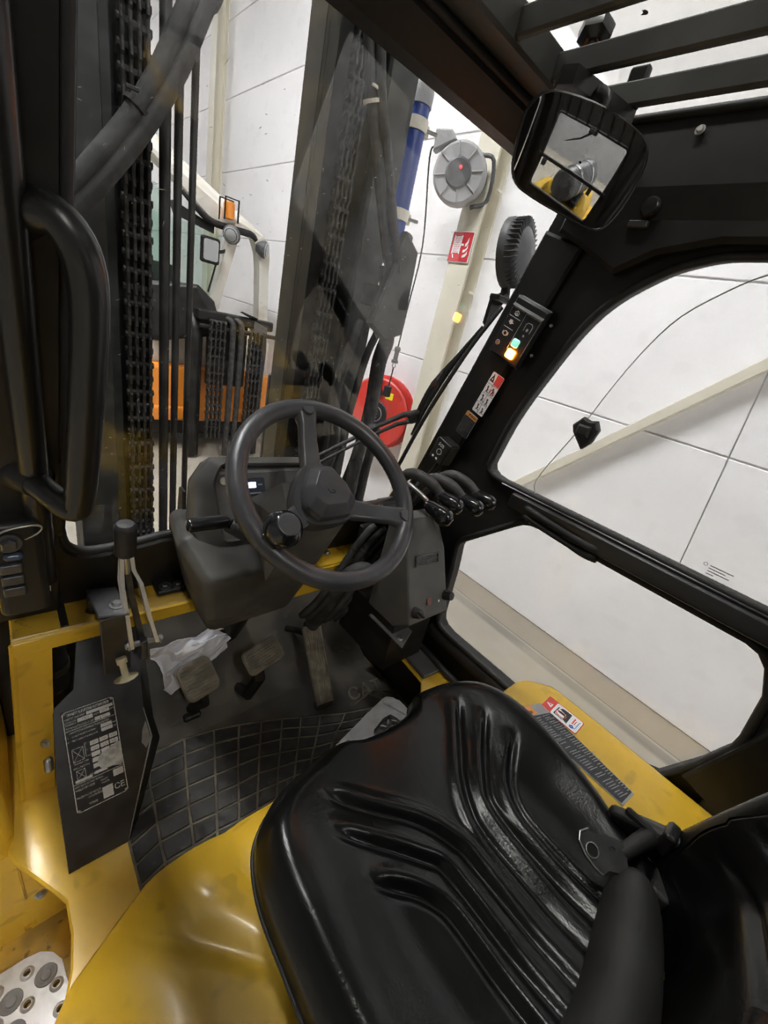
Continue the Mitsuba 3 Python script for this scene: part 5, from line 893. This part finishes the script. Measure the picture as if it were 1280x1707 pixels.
# ---------------------------------------------------------------- steering wheel
sw = thing('steering_wheel', 'black three-spoke steering wheel with a spinner knob', 'steering wheel')
WC, WN = A(0.411, 0.530, -0.282), unit((0, -0.650, 0.760)); WA, WB = A(1, 0, 0), np.cross(unit((0, -0.650, 0.760)), A(1, 0, 0))
def wp_(a, b, h=0.0): return WC + WA * a + WB * b + WN * h
RT, RR = 0.1635, 0.0160
put(sw + '__rim', tube([wp_(RT * math.cos(a), RT * math.sin(a)) for a in np.arange(96) * math.tau / 96], RR, 22, closed=True), 'wheel_rubber', True)
for deg in (90, -28, -152):
    a = math.radians(deg); r_, t_ = A(math.cos(a), math.sin(a)), A(-math.sin(a), math.cos(a))
    def sec(rad, w, h, hh, th):
        q = []
        for x, y in rrect(w, th, th * 0.45, 3): q.append(wp_(*(r_ * rad + t_ * x), h + y))
        return q
    sk_ = put(sw + '__spoke', loft([sec(0.035, 0.050, -0.040, 0, 0.020), sec(0.070, 0.042, -0.036, 0, 0.020), sec(0.105, 0.037, -0.022, 0, 0.020), sec(0.132, 0.036, -0.008, 0, 0.021), sec(0.150, 0.044, -0.001, 0, 0.025), sec(0.160, 0.066, 0.0, 0, 0.022), sec(0.172, 0.060, 0.0, 0, 0.010)]), 'wheel_rubber', 50)
    if deg != -152: put(sw + '__rim_cap', lathe([(0, 0.0015), (0.0115, 0.0012), (0.0125, 0.0), (0.0125, -0.004)], wp_(*(r_ * 0.1555), 0.0138), WN, 24), 'wheel_rubber', 40)
hubp = [(0.062 * math.cos(a) * (1 + 0.10 * math.cos(3 * (a - math.pi / 2))), 0.062 * math.sin(a) * (1 + 0.10 * math.cos(3 * (a - math.pi / 2)))) for a in np.arange(48) * math.tau / 48]
put(sw + '__hub', loft([[wp_(x * s, y * s, h) for x, y in hubp] for s, h in ((0.70, -0.085), (0.95, -0.060), (1.0, -0.040), (0.96, -0.026))]), 'wheel_rubber', 40)
hexp = [(-0.020, 0.050), (0.022, 0.050), (0.044, 0.012), (0.052, -0.022), (0.030, -0.047), (-0.030, -0.047), (-0.052, -0.022), (-0.044, 0.012)]
hx2 = rounded([(x, y) for x, y in hexp], 0.010, 64)
put(sw + '__horn_pad', loft([[wp_(x * s, y * s + dy, h) for x, y in hx2] for s, h, dy in ((1.0, -0.030, 0), (1.04, -0.018, 0), (0.98, -0.008, 0), (0.72, 0.004, 0.002), (0.66, 0.006, 0.002), (0.3, 0.0068, 0.002))]), 'wheel_rubber', 25)
put(sw + '__horn_symbol', tube([wp_(x * 0.010 - 0.006, y * 0.010 - 0.006, 0.0074) for x, y in ((-0.5, 0.6), (-0.2, -0.2), (0.6, -0.4), (0.8, 0.0), (0.3, 0.3))], 0.0006, 5), 'print_black')
kn = put(sw + '__spinner_knob', lathe([(0, 0.046), (0.015, 0.0455), (0.0195, 0.043), (0.0205, 0.040), (0.0255, 0.036), (0.0285, 0.027), (0.0275, 0.017), (0.021, 0.008), (0.013, 0.004), (0.012, -0.004), (0, -0.004)], wp_(-0.1285, -0.0675, 0.010), WN, 40), 'gloss_black', 45)
put(kn + '__cap', lathe([(0, 0.0015), (0.0150, 0.0012), (0.0172, 0)], wp_(-0.1285, -0.0675, 0.0555), WN, 32), 'wheel_rubber', 40)
put(kn + '__clamp', rbox(wp_(-0.1285, -0.0675, 0.006), (0.03, 0.05, 0.026), 0.006, u=WA * -0.47 + WB * 0.88, v=WA * 0.88 + WB * 0.47), 'black_satin', 35)
sc2 = thing('steering_column', 'dark grey column shroud behind the steering wheel', 'steering column')
put(sc2 + '__shroud', hull([wp_(x, y, h) for x, y, h in ((-0.055, 0.045, -0.060), (0.055, 0.045, -0.060), (-0.060, -0.05, -0.060), (0.045, -0.05, -0.060), (-0.075, 0.06, -0.16), (0.070, 0.06, -0.16), (-0.08, -0.10, -0.18), (0.035, -0.09, -0.18), (-0.085, 0.02, -0.10), (0.075, 0.02, -0.10))]), 'dash_plastic')
put(sc2 + '__lower_tube', tube([wp_(0, -0.02, -0.15), (0.415, 0.76, -0.60), (0.42, 0.93, -0.95)], [0.05, 0.05, 0.04], 14), 'black_paint', True)

# instrument console
ic = thing('instrument_console', 'dark grey instrument console behind the steering wheel with a small lit display', 'dashboard')
IO, IN = A(0.40, 0.705, -0.390), unit((0, -0.9, 0.45)); IU, IV = A(1, 0, 0), unit(np.cross(unit((0, -0.9, 0.45)), A(1, 0, 0)))
def ip(a, b, h=0.0): return IO + IU * a + IV * b + IN * h
pod = [(-0.118, 0.098), (0.112, 0.090), (0.140, 0.062), (0.152, -0.02), (0.140, -0.10), (-0.140, -0.105), (-0.165, -0.04), (-0.150, 0.058)]
pod = rounded(pod, 0.014, 90)
if not Polygon(pod).exterior.is_ccw: pod = pod[::-1]
pin = rounded([(-0.100, 0.080), (0.094, 0.074), (0.112, 0.05), (0.118, -0.06), (-0.112, -0.065), (-0.118, 0.045)], 0.014, 90)
if not Polygon(pin).exterior.is_ccw: pin = pin[::-1]
def align(q, ref):
    c = A([0.0, 0.0]); a0 = np.arctan2(*(ref - c).T[::-1]); a1 = np.arctan2(*(q - c).T[::-1]); o = np.argsort(a1); r1 = np.interp(a0, a1[o], np.linalg.norm(q - c, axis=1)[o], period=math.tau)
    return c + np.stack([np.cos(a0), np.sin(a0)], 1) * r1[:, None]
pin = align(pin, pod)
put(ic + '__housing', loft([[ip(x * s, y * s, h) for x, y in q] for q, s, h in ((pod, 0.80, -0.11), (pod, 0.97, -0.055), (pod, 1.0, -0.015), (pod, 0.99, 0.004), (pin, 1.04, 0.016), (pin, 1.0, 0.014), (pin, 0.97, -0.030))]), 'dash_plastic', 30)
put(ic + '__face_panel', slab(inset(pin, 0.003), 0.004, ip(0, 0, -0.0285), IU, IV, 0.001), 'panel_grey')
put(ic + '__trim_strip', box(ip(0.0, 0.066, -0.023), (0.19, 0.0070, 0.004), 0.001, u=IU, v=IV), 'print_grey')
put(ic + '__display_bezel', slab(rrect(0.066, 0.036, 0.003), 0.004, ip(-0.035, 0.034, -0.0245), IU, IV, 0.001), 'bezel_blue')
put(ic + '__display_screen', prism(rrect(0.042, 0.0125, 0.001, 2), 0.0008, ip(-0.043, 0.038, -0.0203), IU, IV), 'print_white', emitter=glow((0.26, 0.30, 0.38)))
put(ic + '__bezel_marking', merge(box(ip(-0.013, 0.038, -0.0202), (0.010, 0.004, 0.0005), 0.0002, u=IU, v=IV), box(ip(-0.037, 0.021, -0.0202), (0.05, 0.0035, 0.0005), 0.0002, u=IU, v=IV)), 'print_grey')
put(ic + '__silver_plate', box(ip(-0.043, 0.008, -0.0225), (0.05, 0.006, 0.003), 0.001, u=IU, v=IV), 'print_grey')
put(ic + '__side_key_slot', lathe([(0, 0.002), (0.007, 0.0015), (0.008, 0)], ip(-0.088, 0.050, -0.022), IN, 14), 'cream', 40)
put(ic + '__lower_cover', rhull([(0.232, 0.690, -0.455), (0.255, 0.640, -0.500), (0.46, 0.640, -0.500), (0.53, 0.70, -0.45), (0.270, 0.655, -0.595), (0.290, 0.690, -0.655), (0.44, 0.680, -0.640), (0.465, 0.660, -0.565), (0.25, 0.80, -0.46), (0.52, 0.80, -0.46), (0.29, 0.80, -0.66), (0.45, 0.80, -0.65)], 0.022), 'dash_plastic', 35)
dl = thing('direction_lever', 'glossy black direction lever on the left of the steering column', 'lever')
put(dl + '__grip', lathe([(0, 0.036), (0.009, 0.035), (0.0118, 0.031), (0.0118, -0.026), (0.0105, -0.029), (0, -0.029)], (0.233, 0.600, -0.359), (-1, 0.0, 0.02), 24), 'gloss_black', 40)
put(dl + '__stalk', tube([(0.258, 0.602, -0.360), (0.290, 0.615, -0.372), (0.345, 0.630, -0.385)], 0.006, 10, k=3), 'black_rubber', True)
for i in range(6): put(dl + '__boot_ring', lathe([(0.007, -0.003), (0.0125 + 0.0009 * i, 0), (0.007, 0.003)], A(0.268, 0.605, -0.372) + A(0.0075, 0.003, -0.0055) * i, (0.76, 0.3, -0.56), 16), 'black_rubber', 20)
tsl = thing('light_switch_stalk', 'black switch stalk with white symbols on the right of the steering column', 'switch')
tA, tB = A(0.520, 0.590, -0.366), A(0.640, 0.590, -0.362)
put(tsl + '__stalk', lathe([(0, 0.0), (0.011, 0.0), (0.0125, 0.03), (0.0125, 0.060), (0.014, 0.062), (0.014, 0.100), (0.012, 0.104), (0, 0.104)], A(0.535, 0.59, -0.3655), (1, 0, 0.03), 24), 'black_satin', 40)
for i in range(8): put(tsl + '__boot_ring', lathe([(0.008, -0.004), (0.021 - 0.0009 * i, 0), (0.008, 0.004)], A(0.478, 0.598, -0.366) + A(0.0075, -0.001, 0.0) * i, (1, -0.05, 0.0), 18), 'dash_plastic', 20)
put(tsl + '__symbol', merge(*[box((0.565 + 0.010 * i, 0.5795, -0.3590 - 0.007 * j), (0.006, 0.0012, 0.003), 0.0003) for i in range(5) for j in range(2)]), 'print_white', kind='stuff')

# ---------------------------------------------------------------- hydraulic levers and heater on the right
tips = [(0.611, 0.408, -0.312), (0.679, 0.438, -0.311), (0.765, 0.440, -0.328), (0.840, 0.455, -0.331)]
who = ('nearest to the steering wheel, on a bare metal rod', 'second from the steering wheel', 'third from the steering wheel', 'farthest from the steering wheel, by the side window')
for i, (p, w) in enumerate(zip(tips, who)):
    k = thing('hydraulic_lever', 'glossy black knob lever ' + w, 'lever', 'hydraulic levers right of the steering wheel'); p = A(p)
    ax = unit((-0.10, -0.96, -0.02)); q = p - ax * 0.055
    put(k + '__knob', lathe([(0, 0.004), (0.009, 0.0025), (0.0155, -0.004), (0.0188, -0.014), (0.0175, -0.030), (0.0135, -0.055), (0.0105, -0.066), (0, -0.066)], p - ax * 0.004, ax, 28), 'gloss_black', 45)
    base = A(0.745 + 0.032 * i, 0.72, -0.470)
    if i == 0: put(k + '__rod', tube([q, q - ax * 0.045 + A(-0.004, 0, 0.012), q - ax * 0.10 + A(0.0, 0.01, 0.0), base], 0.0052, 10, k=5), 'steel', True)
    else:
        put(k + '__rod', tube([q, q - ax * 0.05 + A(-0.012, 0, 0.018), q - ax * 0.11 + A(-0.018, 0.01, -0.002), base], [0.009, 0.0135, 0.0125, 0.010], 12, k=6), 'hose', True)
        put(k + '__boot_clamp', lathe([(0.0125, -0.004), (0.0145, -0.002), (0.0145, 0.002), (0.0125, 0.004)], q - ax * 0.012, ax, 18), 'black_rubber', 30)
vb = thing('control_valve_mount', 'black mount under the hydraulic levers', 'valve')
put(vb + '__block', rbox((0.795, 0.745, -0.50), (0.13, 0.06, 0.08), 0.01), 'black_paint', 35)
put(vb + '__leg', box((0.830, 0.725, -0.76), (0.05, 0.03, 0.46), 0.006), 'black_paint')
hzs = [((0.742, -0.535), (0.655, -0.658), 0.010), ((0.765, -0.55), (0.680, -0.665), 0.008), ((0.800, -0.566), (0.715, -0.685), 0.013), ((0.815, -0.555), (0.735, -0.690), 0.008), ((0.846, -0.573), (0.760, -0.700), 0.010), ((0.70, -0.52), (0.632, -0.640), 0.010)]
lab = ('thick black hose, foremost of the bundle seen through the wheel', 'thin black hose clipped second in the bundle seen through the wheel', 'thickest black hose in the middle of the bundle seen through the wheel', 'thin black hose above the rearmost one in the bundle through the wheel', 'rearmost black hose of the bundle seen through the wheel', 'leftmost black hose of the bundle against the yellow plate')
for i, ((x0, z0), (x1, z1), r) in enumerate(hzs):
    k = thing('control_hose', lab[i], 'hose', 'hoses under the hydraulic levers')
    put(k + '__tube', tube([(x0 + 0.02, 0.708, z0 + 0.02), (x0, 0.712, z0), ((x0 + x1) / 2 + 0.002, 0.718, (z0 + z1) / 2), (x1, 0.717, z1), (x1 - 0.05, 0.718, z1 - 0.08), (x1 - 0.07, 0.75, z1 - 0.15)], r, 10, k=5), 'hose', True)
    put(k + '__clip', lathe([(r, -0.003), (r + 0.002, -0.003), (r + 0.002, 0.003), (r, 0.003)], ((x0 * 0.6 + x1 * 0.4), 0.7165, z0 * 0.6 + z1 * 0.4), unit((x1 - x0, 0, z1 - z0)), 14), 'dark_steel')
ht = thing('heater_unit', 'dark grey heater box with a slotted vent and two knobs below the levers', 'heater')
HB = [(0.694, 0.640, -0.430), (0.855, 0.640, -0.430), (0.694, 0.558, -0.480), (0.848, 0.558, -0.508), (0.694, 0.485, -0.664), (0.858, 0.492, -0.673), (0.694, 0.64, -0.70), (0.855, 0.64, -0.70), (0.705, 0.605, -0.425), (0.80, 0.605, -0.428), (0.694, 0.53, -0.70), (0.855, 0.53, -0.70)]
put(ht + '__body', rhull([A(p) * [1, 1, 1] + A([0.006 if p[0] < 0.75 else -0.006, 0.006 if p[1] < 0.6 else -0.006, 0]) for p in HB], 0.006, 6), 'heater_grey', 30)
F0, FU2, FV2 = A(0.694, 0.485, -0.664), unit((0.158, 0.003, -0.012)), unit((0, 0.073, 0.184)); FN2 = np.cross(FU2, FV2)
FV2 = unit(FV2 - FV2.dot(FU2) * FU2)
def hp_(a, b, h=0.0): return F0 + FU2 * a + FV2 * b + FN2 * h
vg = put(ht + '__vent_recess', slab([(0, 0), (0.085, 0.0), (0.085, 0.022), (0, 0.022)], 0.0015, hp_(0.020, 0.150, 0.001), FU2, FV2, 0.0005), 'black_satin')
for r_ in range(2):
    for i in range(8): put(ht + '__vent_slat', box(hp_(0.0255 + i * 0.0105, 0.1555 + r_ * 0.0105, 0.002), (0.0018, 0.0080, 0.003), 0.0006, u=FU2, v=FV2), 'heater_grey')
put(ht + '__vent_frame', merge(*[box(hp_(a, b, 0.003), s, 0.001, u=FU2, v=FV2) for a, b, s in ((0.0625, 0.149, (0.090, 0.003, 0.005)), (0.0625, 0.1615, (0.088, 0.002, 0.004)), (0.0625, 0.174, (0.090, 0.003, 0.005)), (0.019, 0.1615, (0.003, 0.026, 0.005)), (0.106, 0.1615, (0.003, 0.026, 0.005)))]), 'heater_grey')
for a, b in ((0.022, 0.030), (0.150, 0.050)):
    kk = put(ht + '__knob', lathe([(0, 0.020), (0.011, 0.019), (0.0125, 0.015), (0.0135, 0.002), (0.0145, 0), (0.0145, -0.004)], hp_(a, b, 0.002), FN2, 20), 'black_rubber', 35)
    if a < 0.1: put(kk + '__pointer', box(hp_(a, b, 0.022), (0.006, 0.030, 0.010), 0.002, u=(FU2 + FV2), v=(FV2 - FU2)), 'black_rubber')
put(ht + '__red_mark', prism([(0, 0), (0.016, 0), (0.016, 0.022), (0, 0.022)], 0.0008, hp_(0.070, 0.036, 0.001), FU2, FV2), 'faded_red')
put(ht + '__white_mark', box(hp_(0.119, 0.040, 0.001), (0.005, 0.006, 0.0008), 0.0002, u=FU2, v=FV2), 'print_white')
put(ht + '__air_hose', tube([(0.70, 0.64, -0.62), (0.66, 0.66, -0.60), (0.635, 0.70, -0.66), (0.632, 0.74, -0.78), (0.64, 0.80, -0.90)], 0.022, 14, k=6), 'hose', True)
put(ht + '__base_bracket', slab([(0.70, 0.53), (0.85, 0.53), (0.85, 0.74), (0.70, 0.74)], 0.17, (0, 0, -0.868), (1, 0, 0), (0, 1, 0), 0.006), 'black_paint')
put(ht + '__back_panel', box((0.79, 0.735, -0.63), (0.19, 0.02, 0.24), 0.004), 'black_paint')
put(ht + '__mount_plate', slab([(0.69, 0.48), (0.76, 0.515), (0.76, 0.62), (0.69, 0.62)], 0.005, (0, 0, -0.735), (1, 0, 0), (0, 1, 0), 0.001), 'heater_grey')
put(ht + '__bolt', bolt((0.705, 0.505, -0.729), (0, 0, 1), 0.006, 0.005), 'steel')

# ---------------------------------------------------------------- parking brake
pb = thing('parking_brake_lever', 'parking brake lever with a black grip and bright steel side plates', 'brake lever')
put(pb + '__grip', lathe([(0, 0.032), (0.013, 0.031), (0.0175, 0.026), (0.0180, 0.020), (0.0165, -0.034), (0.0145, -0.036), (0, -0.036)], (0.1345, 0.715, -0.4355), unit((0.0, -0.12, 0.99)), 28), 'black_rubber', 40)
for s in (-1, 1):
    put(pb + '__side_plate', loft([[(x0 + s * w, y0 + dy, z0) for w, dy in ((d0, -hw), (d0 + 0.0065, -hw), (d0 + 0.0065, hw), (d0, hw))] for x0, y0, z0, d0, hw in ((0.135, 0.718, -0.470, 0.004, 0.006), (0.136, 0.720, -0.505, 0.006, 0.009), (0.140, 0.716, -0.530, 0.0115, 0.014), (0.147, 0.706, -0.600, 0.0145, 0.016), (0.155, 0.694, -0.665, 0.0185, 0.012))]), 'bright_steel', 30)
put(pb + '__inner_lever', loft([[(x0 + w, y0 + dy, z0) for w, dy in ((-0.005, -0.008), (0.005, -0.008), (0.005, 0.008), (-0.005, 0.008))] for x0, y0, z0 in ((0.135, 0.724, -0.49), (0.141, 0.722, -0.56), (0.156, 0.705, -0.68))]), 'dark_steel', 30)
put(pb + '__rod_neck', rod((0.1345, 0.716, -0.462), (0.136, 0.720, -0.512), 0.006, 10), 'steel', True)
put(pb + '__pivot_bolt', merge(rod((0.128, 0.690, -0.660), (0.182, 0.690, -0.662), 0.006, 10), bolt((0.182, 0.690, -0.662), (1, 0, 0), 0.007, 0.006), bolt((0.128, 0.690, -0.660), (-1, 0, 0), 0.007, 0.006)), 'steel')
put(pb + '__clevis', merge(rbox((0.153, 0.688, -0.675), (0.012, 0.02, 0.05), 0.004), rod((0.153, 0.68, -0.690), (0.153, 0.74, -0.72), 0.006, 8)), 'dark_steel', 35)
put(pb + '__bracket', merge(slab([(0.080, 0.790), (0.128, 0.780), (0.132, 0.690), (0.085, 0.700)], 0.006, (0, 0, -0.588), (1, 0, 0), (0, 1, 0), 0.002), slab([(0.086, -0.588), (0.132, -0.588), (0.132, -0.725), (0.088, -0.725)], 0.006, (0, 0.702, 0), (1, 0, 0), (0, 0, 1), 0.002), slab([(0, 0), (0.09, 0.0), (0.08, -0.10), (0.0, -0.13)], 0.005, (0.130, 0.785, -0.585), (0, -1, 0), (0, 0, 1), 0.001), box((0.105, 0.775, -0.603), (0.05, 0.03, 0.03), 0.004)), 'dark_steel')
put(pb + '__bracket_bolt', bolt((0.118, 0.722, -0.582), (0, 0, 1), 0.009, 0.008), 'steel')
put(pb + '__bracket_bolt', bolt((0.098, 0.800, -0.612), (0, 0, 1), 0.009, 0.010), 'dark_steel')
put(pb + '__stop_disc', lathe([(0, 0.003), (0.018, 0.0025), (0.021, 0.0), (0.012, -0.003), (0.006, -0.004), (0.006, -0.030), (0.009, -0.031), (0.009, -0.042), (0, -0.042)], (0.119, 0.672, -0.722), unit((0.1, -0.42, -0.88)), 26), 'disc_brass', 40)

# ---------------------------------------------------------------- behind the cab, seen in the mirror
cwt = thing('counterweight', 'yellow rounded counterweight behind the rear window, seen in the mirror', 'counterweight')
put(cwt + '__body', rbox((0.44, -1.45, -1.02), (1.10, 1.05, 0.95), 0.14), 'yellow', 35)
put(cwt + '__rear_hump', rbox((0.44, -1.55, -0.58), (0.66, 0.70, 0.42), 0.14), 'yellow', 35)
gt = thing('gas_bottle', 'dark gas bottle lying on the yellow counterweight, seen in the mirror', 'gas bottle')
put(gt + '__bottle', lathe([(0, 0.27), (0.09, 0.26), (0.13, 0.22), (0.14, 0.17), (0.14, -0.25), (0.12, -0.28), (0, -0.29)], (0.46, -1.28, -0.24), (0.25, -0.8, 0.12), 30), 'grey_paint', 35)
put(gt + '__cap', lathe([(0, 0.04), (0.08, 0.035), (0.09, 0.0)], (0.535, -1.52, -0.205), (0.25, -0.8, 0.12), 24), 'print_grey', 35)
for d_ in (-0.12, 0.1): put(gt + '__strap', lathe([(0.14, -0.015), (0.144, -0.015), (0.144, 0.015), (0.14, 0.015)], A(0.46, -1.28, -0.24) + unit((0.25, -0.8, 0.12)) * d_, (0.25, -0.8, 0.12), 26), 'steel')
put(gt + '__cradle', box((0.46, -1.30, -0.39), (0.30, 0.36, 0.06), 0.01), 'black_paint')
